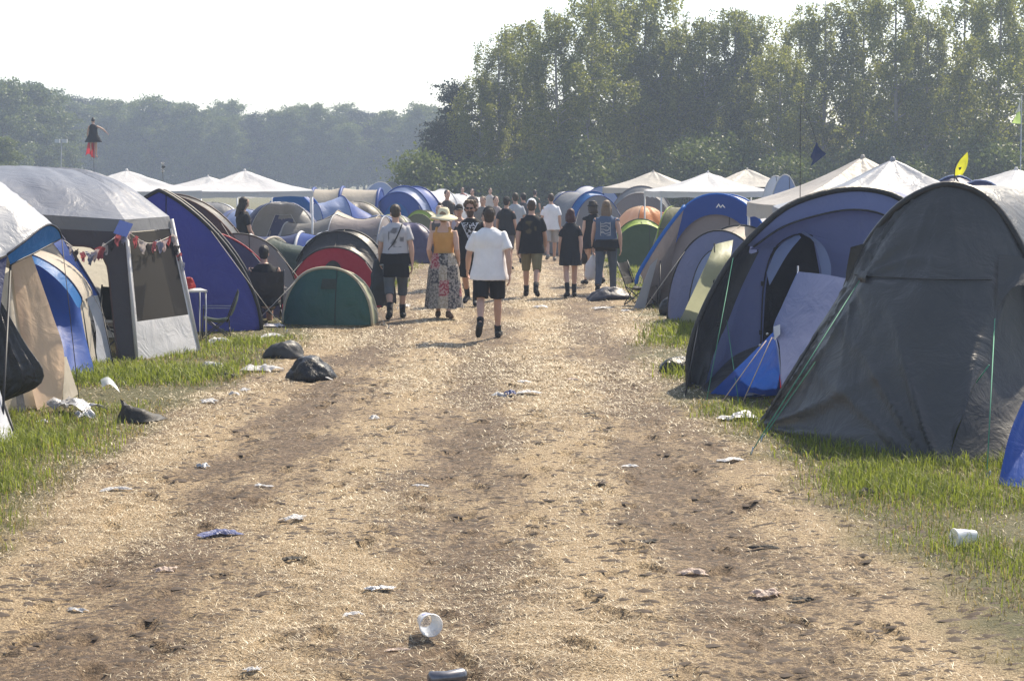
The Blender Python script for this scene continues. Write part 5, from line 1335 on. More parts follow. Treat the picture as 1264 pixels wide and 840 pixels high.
P5 = person('man in black t-shirt, khaki shorts and white cap', gp(656, 367), R(-5), 1.82, [(16, 5, 0), (-14, 26, -26)], [(-12, 12, 12), (14, 11, 24)], 0,
            T(printed(BLACKC, (.10, .08, .04), 'smudge', 1.15, 1.38, .10, False), hem=.80, sleeve=.70), ('shorts', cloth((.20, .18, .10)), 1.06), ('short', (.06, .04, .025)), ('cap', (.72, .74, .80)), (.02, .02, .02), (BLACKC, .3))
P6 = person('woman with dark red hair in a short black dress and black socks', gp(704, 367), R(7), 1.64, [(-11, 16, -14), (12, 5, 2)], [(10, 8, 18), (-10, 8, 8)], 2,
            T((.022, .024, .028), kind='dress', hem=.64, sleeve=.62), None, ('bob', (.055, .018, .016)), None, BLACKC, (BLACKC, .45), build=.90)
P7 = person('man in white t-shirt and checked grey shorts further up the path', gp(680, 321), R(4), 1.82, [(-16, 22, -18), (14, 6, 4)], [(6, 12, 14), (-6, 10, 10)], 0,
            T((.76, .76, .80), hem=.82, sleeve=.70), ('shorts', cloth((.36, .35, .36)), 1.0), ('short', (.05, .03, .02)), None, (.25, .24, .22), None, vs=.012)
P8 = person('man in light grey t-shirt and tan shorts ahead of the man in khaki shorts', (XP(636, 46), 46, 0), R(6), 1.82, [(10, 8, 0), (-12, 16, -12)], [(4, 10, 12), (-6, 10, 10)], 1,
            T((.36, .38, .42), hem=.86), ('shorts', cloth((.28, .21, .13)), 1.0), ('short', (.04, .03, .02)), None, BLACKC, None, vs=.013)
P9 = person('long haired person in a sleeveless denim vest with a big back patch, and jeans', gp(748, 361), R(-10), 1.78, [(-13, 18, -14), (14, 6, 2)], [(4, 12, 8), (-12, 15, 16)], 0,
            T(printed((.085, .12, .19), (.45, .45, .44), 'patch', 1.10, 1.36, .10, False), kind='vest', hem=.92, sleeve=.12), ('trousers', cloth((.08, .10, .14)), 1.95), ('long', (.16, .11, .07)), None, BLACKC, None, belt=((.02, .02, .022), .80), build=1.1)
P10 = person('person in black top and dark hat walking on the far side of the denim vest', (XP(732, 37), 37, 0), R(16), 1.74, [(15, 8, 0), (-12, 22, -16)], [(6, 8, 10), (2, 8, 10)], 2,
             T(BLACKC, hem=.76, sleeve=.1), None, ('bob', (.05, .035, .025)), ('bucket', (.02, .02, .022)), BLACKC, None, build=.95)
P11 = person('man with long hair in a black t-shirt standing among the tents by the white gazebo', (XP(301, 36.5), 36.5, 0), R(-60), 1.80, [(0, 2, 0), (4, 4, 0)], [(8, 8, 20), (10, 8, 20)], 1,
             T(BLACKC, hem=.82), ('trousers', cloth((.03, .03, .035)), 1.95), ('long', (.03, .02, .015)), None, BLACKC, None, head_tilt=18, vs=.012)
# sitting in the folding chair, seen from behind
P12 = person('man in black t-shirt sitting in a low folding chair with his back to the path', (G(327, 398)[0], G(327, 398)[1], 0), R(14), 1.78, [(78, 92, 0), (78, 92, 0)], [(20, 14, 40), (20, 16, 50)], 1,
             T(BLACKC, hem=.86), ('shorts', cloth((.03, .03, .04)), .95), ('short', (.02, .015, .012)), None, BLACKC, None, sit=.34, build=1.12, lean=4)
far = [('bare shouldered woman with her hair in a bun, coming down the path', 543, 35, 180, 1.70, T((.10, .09, .09), kind='tank', hem=.92), ('bun', (.05, .03, .02)), None, 2),
       ('bare chested man in a dark flat cap coming down the path', 567, 36, 180, 1.66, T((.40, .36, .42), kind='tank', hem=.94), None, ('cap', (.05, .045, .04)), 1),
       ('short haired man in a dark t-shirt beside the bun haired woman', 552, 50, 180, 1.84, T((.06, .055, .05)), ('short', (.05, .04, .03)), None, 0),
       ('blond man in grey shirt facing this way in the distance', 596, 47, 180, 1.74, T((.20, .19, .18)), ('short', (.10, .065, .035)), None, 0),
       ('fair haired man in pale printed shirt beside the blond man', 612, 47, 180, 1.72, T((.30, .26, .26)), ('short', (.09, .06, .04)), None, 2),
       ('man in a black t-shirt and cap just ahead of the man in light grey', 625, 43, 0, 1.72, T((.02, .02, .022)), ('short', (.02, .015, .012)), ('cap', (.03, .03, .03)), 1),
       ('brown haired person mostly hidden by the man in the white t-shirt', 599, 33, 180, 1.58, T((.20, .13, .10)), ('short', (.10, .06, .04)), None, 0),
       ('dark haired person half hidden by the white cap', 646, 52, 0, 1.76, T((.08, .08, .09)), ('short', (.02, .015, .012)), None, 1),
       ('distant walker in brown at the far end of the path', 583, 70, 180, 1.75, T((.15, .12, .10)), ('short', (.06, .04, .03)), None, 0),
       ('distant walker in pale shirt at the far end of the path', 605, 76, 180, 1.78, T((.45, .42, .40)), ('short', (.05, .03, .02)), None, 0),
       ('distant walker in dark green at the far end of the path', 660, 72, 0, 1.72, T((.05, .07, .05)), ('short', (.03, .02, .02)), None, 0),
       ('distant walker in red shirt at the far end of the path', 571, 82, 180, 1.75, T((.25, .06, .05)), ('short', (.05, .03, .02)), None, 0)]
for k, (lab, px, Y, rz, Hh, tp, hr, ht_, sk) in enumerate(far):
    person(lab, (XP(px, Y), Y, 0), R(rz + (k * 37 % 5 - 2) * 11), Hh, [(18 - 9 * (k % 4), 8, 0), (-14 + 9 * (k % 3), 18, -12)], [(14 - 8 * (k % 3), 9 + 3 * (k % 4), 14 + 10 * (k % 2)), (-12 + 9 * (k % 3), 9, 20)], sk, tp, ('shorts', cloth(((.05, .05, .06), (.16, .13, .09), (.10, .10, .12))[k % 3]), .95 + .1 * (k % 2)), hr, ht_, BLACKC, None, vs=.014)
for o_ in list(COL.objects):
    if '_wrist_l' in o_.keys(): o_['_wl'] = 0

# ================================================================== things carried, chairs, flags
def bag_vf(prof, seg=24, seed=0, flat=.7, lob=.12):
    S = []
    rr = random.Random(seed)
    ph = [rr.uniform(0, 6.28) for _ in range(3)]
    P = spline([(r, 0, z) for r, z in prof], 28)
    for a in np.linspace(0, 2 * math.pi, seg + 1):
        q = 1 + lob * math.sin(3 * a + ph[0]) + lob * .6 * math.sin(5 * a + ph[1])
        S.append([(max(.001, r) * q * math.cos(a), max(.001, r) * q * flat * math.sin(a), z + .1 * r * math.sin(2 * a + ph[2])) for r, _, z in P])
    return np.array(S)
def bag(name, label, cat, loc, prof, mat, seed=0, flat=.7, rz=0.0, tilt=0.0, amp=.02, group=None, handle=None):
    S = bag_vf(prof, 48, seed, flat)
    N_ = S.reshape(-1, 3); c_ = N_.mean(0); d_ = N_ - c_; d_ = d_ / (np.linalg.norm(d_, axis=1)[:, None] + 1e-6)
    f_ = 0
    for q_, (fr_, am_) in enumerate(((7, 1.0), (15, .6), (30, .35))): f_ = f_ + am_ * (1 - np.abs(noise3(N_, seed + q_ * 3, fr_)) * 2.2)
    S = (N_ + d_ * (amp * .9 * f_)[:, None]).reshape(S.shape)
    S[-1] = S[0]
    if handle is None:
        o = mk(name, *grid_vf(S), mat, None, loc=loc)
    else:
        o = empty(name, loc); mk('bag_body', *grid_vf(S), mat, o); tube('handle', handle, .008, mat, o, 5)
    o.rotation_euler = (tilt, 0, rz)
    return tag(o, label, cat, group)
PLASTIC_W = fabric((.66, .68, .74), .35, .35, .5, .6, 14)
PLASTIC_K = fabric((.008, .008, .009), .32, .02, .4, .5, 12, .06)
h = hand_of(P9, 'l')
bag('carrier_bag', 'white plastic carrier bag held by the person in the denim vest', 'bag', (h[0], h[1], h[2] - .06), [(.012, .05), (.03, -.02), (.09, -.14), (.15, -.30), (.14, -.40), (.05, -.46), (.0, -.46)], PLASTIC_W, 3, .55, .2, 0, .03)
h = hand_of(P10, 'l')
bag('shoulder_bag', 'small black bag with a pale stripe held by the person in the dark hat', 'bag', (h[0] - .04, h[1], h[2] - .02), [(.03, .0), (.10, -.05), (.13, -.16), (.11, -.26), (.0, -.29)], PLASTIC_K, 5, .7, .1, 0, .02, handle=[(-.06, 0, -.03), (-.03, 0, .06), (.03, 0, .06), (.06, 0, -.03)])
h = hand_of(P1, 'l')
bag('jacket', 'dark grey jacket carried hanging from the hand of the man with the shoulder strap', 'jacket', (h[0] - .03, h[1], h[2] + .05), [(.03, .02), (.07, -.05), (.10, -.25), (.12, -.48), (.07, -.62), (.0, -.64)], cloth((.05, .055, .06)), 8, .5, .4, 0, .04)
def strap():                                                      # strap across the back of the first man
    p = P1
    pts = [(.11, .06, 1.47), (.10, -.04, 1.475), (.05, -.125, 1.36), (-.03, -.13, 1.20), (-.12, -.11, 1.08)]
    o = tube('shoulder_strap', spline(pts, 16), .011, DARKLINE, p, 5)
strap()

def folding_chair(label, loc, rz, s=1.0, col=(.02, .02, .022)):
    root = empty('folding_chair', loc, rz, label, 'chair'); root.scale = (s, s, s)
    m = fabric(col, .7, .05); fr = plain((.05, .05, .055), .4, .6)
    sheet('seat', [[(-.24, -.20, .36), (0, -.20, .31), (.24, -.20, .36)], [(-.22, 0, .34), (0, 0, .28), (.22, 0, .34)], [(-.24, .22, .38), (0, .22, .34), (.24, .22, .38)]], m, root, 12, 10, .01)
    sheet('backrest', [[(-.25, -.22, .42), (0, -.25, .40), (.25, -.22, .42)], [(-.25, -.30, .62), (0, -.34, .62), (.25, -.30, .62)], [(-.26, -.36, .82), (0, -.38, .80), (.26, -.36, .82)]], m, root, 12, 10, .012)
    for sx in (-1, 1):
        tube('leg', [(sx * .26, -.22, .02), (sx * .24, .24, .38)], .011, fr, root)
        tube('leg', [(sx * .26, .26, .02), (sx * .25, -.20, .38)], .011, fr, root)
        tube('back_post', [(sx * .26, -.16, .30), (sx * .265, -.37, .84)], .011, fr, root)
        tube('cross_brace', [(-sx * .25, -.22, .04), (sx * .24, -.20, .36)], .010, fr, root)
        sheet('armrest', [[(sx * .27, -.26, .55), (sx * .33, -.26, .55)], [(sx * .27, .24, .56), (sx * .33, .24, .56)]], m, root, 3, 8, .002)
        tube('arm_post', [(sx * .27, .26, .02), (sx * .30, .22, .56)], .010, fr, root)
    return root
folding_chair('low black folding chair under the man sitting with his back to the path', (P12.location[0], P12.location[1], 0), R(14), .98)
folding_chair('black folding chair in the doorway of the grey domed gazebo', (W(143, 440, 22.6)[0], 22.6, 0), R(30), 1.05)
folding_chair('empty black folding chair beside the leaning windbreak', (G(790, 377)[0], G(790, 377)[1], 0), R(-115), .92)
folding_chair('black folding chair with green seat behind the small table', (-4.05, 24.4, 0), R(100), .8, (.03, .06, .04))
def camp_table():
    o = np.array((W(237, 415, 23.6)[0], 23.6, 0)); root = empty('camp_table', o, R(20), 'small pale folding table squeezed beside the royal blue tent', 'table')
    mk('table_top', *box_vf((0, 0, .72), (.34, .5, .025)), plain((.5, .5, .5), .5), root, False)
    for sx in (-1, 1):
        for sy in (-1, 1): tube('leg', [(sx * .15, sy * .22, .71), (sx * .15, sy * .23, 0)], .010, STEEL, root)
    b = tag(mk('red_cloth', *grid_vf(wrinkle(bag_vf([(.0, .16), (.04, .15), (.07, .08), (.08, .02), (.0, .0)], 18, 4, .8), .03, 8, 5, 3)), fabric((.5, .03, .03), .6, .2), None, loc=(o[0] - .03, o[1] - .02, .735)), 'crumpled red cloth bundle on the small folding table', 'cloth')
camp_table()
def bunting():
    """strings of little flags along the grey gazebo"""
    a = np.array(W(80, 296, 20.9)); m1 = np.array(W(110, 312, 21.1)); b = np.array(W(156, 284, 21.6)); c = np.array(W(185, 300, 22.1)); d = np.array(W(215, 290, 22.9)); e = np.array(W(228, 330, 22.9))
    root = empty('bunting', a, 0, 'string of small red, white and blue printed flags along the grey gazebo', 'bunting')
    cur = np.vstack([spline([a, m1, b], 22), spline([b, c, d], 18)[1:], spline([d, (d + e) / 2, e], 8)[1:]]) - np.array([0, .06, 0])
    tube('cord', cur - a, .004, PALECORD, root, 4)
    cols = [(.40, .09, .11), (.6, .55, .56), (.06, .06, .07), (.45, .13, .16), (.22, .24, .36), (.62, .50, .52)]
    r = random.Random(4)
    for k in range(2, len(cur) - 1, 2):
        p = cur[k] - a; s = r.uniform(.07, .13); tw = r.uniform(-.7, .7)
        dx = np.array([math.cos(tw), math.sin(tw), 0])
        S = np.array([[p + dx * (u - .5) * s * (1 - .75 * v) + np.array([r.uniform(-.01, .01), r.uniform(-.04, .04), -v * s * 1.25 + .02 * math.sin(u * 4 + k)]) for v in np.linspace(0, 1, 5)] for u in np.linspace(0, 1, 5)])
        mk('flag', *grid_vf(S), fabric(cols[(k // 2) % 6], .6, .3, .3), root)
    p = np.array(W(148, 282, 21.4)) - a
    S = np.array([[p + np.array([(u - .5) * .16 + .08 * v, 0, (v - .5) * .16 - (u - .5) * .05]) for v in np.linspace(0, 1, 4)] for u in np.linspace(0, 1, 4)])
    mk('blue_flag', *grid_vf(S), fabric((.08, .13, .40), .6, .3), root)
bunting()
def pole_flag(name, label, px, py_base, Y, pts, mat, cat='flag', r=.008, zbot=0):
    b = np.array(W(px, py_base, Y)); root = empty(name, (b[0], Y, zbot), 0, label, cat)
    o = np.array([b[0], Y, zbot])
    return root, o
def flags():
    # yellow feather flag
    Y = 30.5; o = np.array([XP(1180, Y), Y, 0]); root = empty('feather_flag', o, 0, 'yellow leaf shaped flag above the dark blue tent top', 'flag')
    sheet('cloth', [[W(1178, 217, Y), W(1180, 207, Y), W(1186, 196, Y), W(1193, 188, Y)], [W(1184, 216, Y), W(1189, 208, Y - .04), W(1191, 198, Y - .03), W(1194, 188, Y)], [W(1188, 216, Y), W(1193, 207, Y + .03), W(1195, 197, Y), W(1194.5, 188, Y)]], fabric((.72, .70, .03), .5, .5), root, 18, 8, .01, 4, 3, 0, o)
    tube('pole', spline([(0, 0, 0), np.array(W(1178, 218, Y)) - o, np.array(W(1185, 196, Y)) - o, np.array(W(1194, 187, Y)) - o], 14), .008, DARKLINE, root, 5)
    sheet('mark', [[W(1183, 207, Y - .06), W(1187, 206, Y - .06)], [W(1184, 210, Y - .06), W(1186, 209, Y - .06)]], F_BLACK, root, 4, 3, 0, 1, 1, 0, o)
    # tall thin rod with small blue flag
    Y = 24.5; o = np.array([XP(985, Y), Y, 0]); root = empty('flag_rod', o, 0, 'thin bending rod with a small tattered blue flag over the gazebo roofs', 'flag')
    tube('rod', spline([(0, 0, 0), (.02, 0, 1.8), np.array(W(988, 150, Y)) - o, np.array(W(991, 95, Y)) - o], 20), np.linspace(.009, .003, 20), DARKLINE, root, 5)
    sheet('cloth', [[W(1008, 175, Y), W(1012, 183, Y), W(1020, 190, Y)], [W(1004, 185, Y), W(1010, 190, Y - .05), W(1014, 195, Y)], [W(1000, 194, Y), W(1003, 198, Y), W(1000, 206, Y)]], fabric((.015, .03, .09), .6, .2), root, 12, 10, .02, 4, 4, 0, o)
    tube('cord', [np.array(W(990, 120, Y)) - o, np.array(W(1008, 175, Y)) - o], .003, DARKLINE, root, 4)
    # pale green and white flag at the right edge
    Y = 40; o = np.array([XP(1259, Y), Y, 0]); root = empty('pole_flag', o, 0, 'white and green pointed flag high on a pole above the white gazebo', 'flag')
    tube('pole', [(0, 0, 0), np.array(W(1261, 118, Y)) - o], .012, STEEL, root, 5)
    sheet('cloth', [[W(1260, 119, Y), W(1259, 135, Y), W(1261, 153, Y)], [W(1258, 128, Y - .05), W(1254, 142, Y - .1), W(1249, 152, Y)]], fabric((.45, .62, .22), .5, .5), root, 14, 8, .02, 4, 3, 0, o)
    sheet('white_field', [[W(1260, 119, Y - .05), W(1259, 128, Y - .05), W(1260, 137, Y - .05)], [W(1258.5, 127, Y - .1), W(1256, 134, Y - .13), W(1253, 140, Y - .1)]], F_WHITE, root, 10, 6, .01, 4, 3, 0, o)
    # little white spinner over the left gazebos
    Y = 45; o = np.array([XP(201, Y), Y, 0]); root = empty('wind_spinner', o, 0, 'small white spinner on a thin rod above the white gazebos', 'spinner')
    tube('rod', [(0, 0, 0), np.array(W(201, 199, Y)) - o], .006, DARKLINE, root, 4)
    for k, (px, py) in enumerate(((201, 202), (202, 206), (201, 210))):
        q = np.array(W(px, py, Y)) - o; t = np.linspace(0, 4.5, 9) + k
        mk('blade', *grid_vf(np.array([[q + [.05 * math.cos(a) * v, .05 * math.sin(a) * v, .09 * (j / 8 - .5)] for v in (-1, 1)] for j, a in enumerate(t)])), F_WHITE if k != 1 else F_DGREY, root)
    # floodlight mast by the far trees
    Y = 170; o = np.array([XP(76, Y), Y, 0]); root = empty('light_mast', o, 0, 'thin floodlight mast with two lamp heads in front of the far trees', 'light mast')
    tube('mast', [(0, 0, 0), np.array(W(76, 172, Y)) - o], [.06, .04], plain((.2, .21, .23), .6), root, 6)
    tube('crossbar', [np.array(W(71, 173, Y)) - o, np.array(W(80, 173, Y)) - o], .03, plain((.2, .21, .23), .6), root, 5)
    for px in (71, 80): mk('floodlight', *box_vf(np.array(W(px, 174, Y)) - o, (.45, .3, .35)), plain((.35, .37, .4), .5), root, False)
flags()
def doll():
    Y = 70; z = W(118, 195, Y)[2]; x = XP(118, Y)
    d = person('doll in a black dress with red cloth, hoisted on a thin pole above the tents', (x, Y, z), R(8), 1.48, [(4, 2, -20), (8, 2, -20)], [(10, 16, 10), (20, 62, 10)], 0,
               T((.012, .012, .014), kind='dress', hem=.66, sleeve=0.0), None, ('bun', (.01, .01, .012)), None, None, None, vs=.014, name='doll', cat='doll')
    for ob in d.children:
        if ob.name.startswith('dress'):                            # flared hem
            for v in ob.data.vertices:
                if v.co.z < 1.1: f = (1.1 - v.co.z); v.co.x *= 1 + f * 1.6; v.co.y *= 1 + f
    S = [[(-.26 + .30 * u - .12 * v * (1 - u), .05 * math.sin(7 * u), .72 - .62 * v + .10 * math.sin(5 * u) * v) for v in np.linspace(0, 1, 8)] for u in np.linspace(0, 1, 12)]
    mk('red_cloth', *grid_vf(wrinkle(np.array(S), .05, 6, 2, 3)), fabric((.62, .03, .05), .5, .5), d)
    s = d.scale[0]
    tube('pole', [(0, -.06, (-z) / s), (0, -.06, .8)], .012, DARKLINE, d, 5)
doll()

# ================================================================== bags and litter
def gpt(px, py, dz=0.0):
    p = G(px, py); return (p[0], p[1], h1(p[0], p[1]) + dz)
FLATP = [(.0, .13), (.10, .12), (.20, .06), (.23, .01), (.12, -.01), (0, -.01)]
bag('bin_bag', 'full black bin bag lying at the edge of the grass by the straw', 'bag', gpt(384, 465), [(0, .24), (.10, .23), (.20, .14), (.25, .03), (.16, -.01), (0, -.01)], PLASTIC_K, 1, .8, .3, 0, .03)
bag('bin_bag', 'dark folded bag with pale straps beyond the full bin bag', 'bag', gpt(353, 441), [(0, .17), (.10, .16), (.19, .09), (.22, .02), (.12, -.01), (0, -.01)], fabric((.03, .032, .035), .5, .02), 2, .7, .5, 0, .03)
bag('bin_bag', 'black bag standing on the grass before the low pale topped tent', 'bag', gpt(836, 389), [(0, .27), (.12, .26), (.20, .18), (.23, .06), (.16, -.01), (0, -.01)], PLASTIC_K, 6, .9, .2, 0, .03)
bag('duffel_bag', 'dark blue duffel bag dropped on the straw by the denim vest', 'bag', gpt(752, 369), [(0, .19), (.14, .18), (.30, .10), (.40, .02), (.20, -.01), (0, -.01)], fabric((.03, .035, .06), .5, .02), 7, .6, .15, 0, .04)
bag('dark_bag', 'black bag half hidden at the foot of the slate blue tent', 'bag', gpt(838, 458), [(0, .16), (.10, .15), (.20, .08), (.22, .01), (.1, -.01), (0, -.01)], PLASTIC_K, 9, .7, .4, 0, .03)
# torn black cloth with a raised peak
def rag():
    o = np.array(gpt(172, 517)); R_ = []
    ob = sheet('black_rag', [[np.array(W(148, 492, 16.4)) - o, np.array(W(154, 496, 16.3)) - o, np.array(G(170, 508)) - o, np.array(G(190, 510)) - o], [np.array(W(150, 503, 16.2)) - o, np.array(W(160, 503, 16.1)) - o, np.array(W(180, 507, 16.1)) - o, np.array(G(200, 513)) - o], [np.array(G(143, 518)) - o, np.array(G(160, 521)) - o, np.array(G(185, 520)) - o, np.array(G(208, 516)) - o]], fabric((.015, .014, .013), .6, .02), None, 22, 16, .03, 6, 4, .3)
    ob.location = o; tag(ob, 'black rag with a raised peak lying on the grass below the tents', 'rag')
    o2 = np.array(gpt(136, 480)); S = sheet('visor', [[np.array(W(124, 468, 18.2)) - o2, np.array(W(133, 465, 18.2)) - o2, np.array(W(142, 472, 18.1)) - o2], [np.array(W(126, 478, 18.1)) - o2, np.array(W(136, 474, 18.0)) - o2, np.array(W(148, 484, 18.0)) - o2]], clear_plastic(), None, 12, 8, .004)
    S.location = o2; tag(S, 'curved clear plastic sheet standing in the grass', 'plastic sheet')
rag()
LIT_W = fabric((.70, .70, .72), .5, .3, .4, .8, 20)
LIT_S = fabric((.42, .43, .46), .25, .05, .7, .9, 18)
LIT_B = fabric((.06, .09, .28), .45, .2, .5, .8, 18)
LIT_D = fabric((.03, .027, .024), .7, .0, .3, .8, 18)
LIT_P = fabric((.60, .47, .40), .5, .3, .4, .8, 18)
def scrap(name, label, cat, px, py, wpx, hpx, mat, seed, group=None, dp=.5):
    """crumpled piece of litter about wpx by hpx pixels large in the photograph"""
    p = gpt(px, py); sc = (py - 220) / CAMH
    wd = wpx / sc; hh = max(.012, hpx / sc * .8)
    r = np.random.default_rng(seed)
    n = 13
    u, v = np.meshgrid(np.linspace(-1, 1, n), np.linspace(-1, 1, n), indexing='ij')
    ed = 1 + .25 * np.sin(np.arctan2(v, u) * 3 + seed) + .12 * np.sin(np.arctan2(v, u) * 7 + 2 * seed)
    X = u * wd / 2 * ed; Yv = v * wd * dp / 2 * ed
    Z = hh * (fbm(u * 2 + seed, v * 2, seed, 3) * 1.3) * np.clip(1.3 - (u * u + v * v) * .6, 0.02, 1) + .004
    o = mk(name, *grid_vf(np.dstack([X, Yv, Z])), mat, None, loc=p)
    o.rotation_euler = (0, 0, r.uniform(-.5, .5))
    return tag(o, label, cat, group)
def cup(label, px, py, rz, tilt, s=1.0, py_mat=None):
    root = empty('plastic_cup', gpt(px, py, .012), rz, label, 'cup'); root.scale = (s, s, s)
    prof = [(.0, .0), (.031, .0), (.033, .004), (.040, .06), (.047, .125), (.049, .127), (.049, .131), (.046, .130), (.0385, .06), (.031, .006)]
    # lies on its side, mouth towards local +X
    S = []
    for a in np.linspace(0, 2 * math.pi, 25):
        S.append([(z * math.cos(tilt) + .0 , r * math.cos(a), .046 + r * math.sin(a) + (z - .0) * math.sin(tilt)) for r, z in prof])
    mk('cup_wall', *grid_vf(np.array(S)), clear_plastic(), root)
    S = [[(z, r * math.cos(a), .046 + r * math.sin(a) + z * math.sin(tilt)) for r, z in ((.049, .124), (.051, .128), (.049, .132))] for a in np.linspace(0, 2 * math.pi, 25)]
    mk('rim', *grid_vf(np.array(S)), plain((.8, .8, .82), .3), root)
    S = [[(z, (r + .0008) * math.cos(a), .046 + (r + .0008) * math.sin(a) + z * math.sin(tilt)) for r, z in ((.0385, .05), (.0425, .085))] for a in np.linspace(.9, 2.2, 9)]
    mk('print', *grid_vf(np.array(S)), plain((.30, .32, .55), .5), root)
    return root
cup('clear plastic cup lying on the bare straw with its mouth this way', 524, 776, R(-75), .05, 1.15)
cup('clear plastic cup lying in the grass near the dark grey tunnel tent', 1204, 673, R(195), 0.0, 1.1)
def bottle(label, px, py, col, s=1.0, rz=.2):
    root = empty('drinks_can', gpt(px, py, .0), rz, label, 'can'); root.scale = (s, s, s)
    prof = [(0, -.085), (.022, -.085), (.032, -.075), (.033, 0), (.033, .07), (.026, .085), (0, .086)]
    S = [[(z, r * math.cos(a), .034 + r * math.sin(a) * (1 - .25 * (abs(z) < .03))) for r, z in prof] for a in np.linspace(0, 2 * math.pi, 21)]
    mk('can_body', *grid_vf(np.array(S)), plain(col, .3, .6, var=.5, scale=30), root)
    S = [[(.087, r * math.cos(a), .034 + r * math.sin(a)) for r in (.012, .024)] for a in np.linspace(0, 2 * math.pi, 17)]
    mk('lid', *grid_vf(np.array(S)), STEEL, root)
    return root
bottle('crushed silver and black drinks can at the near end of the straw path', 552, 841, (.16, .16, .18), 1.0, .35)
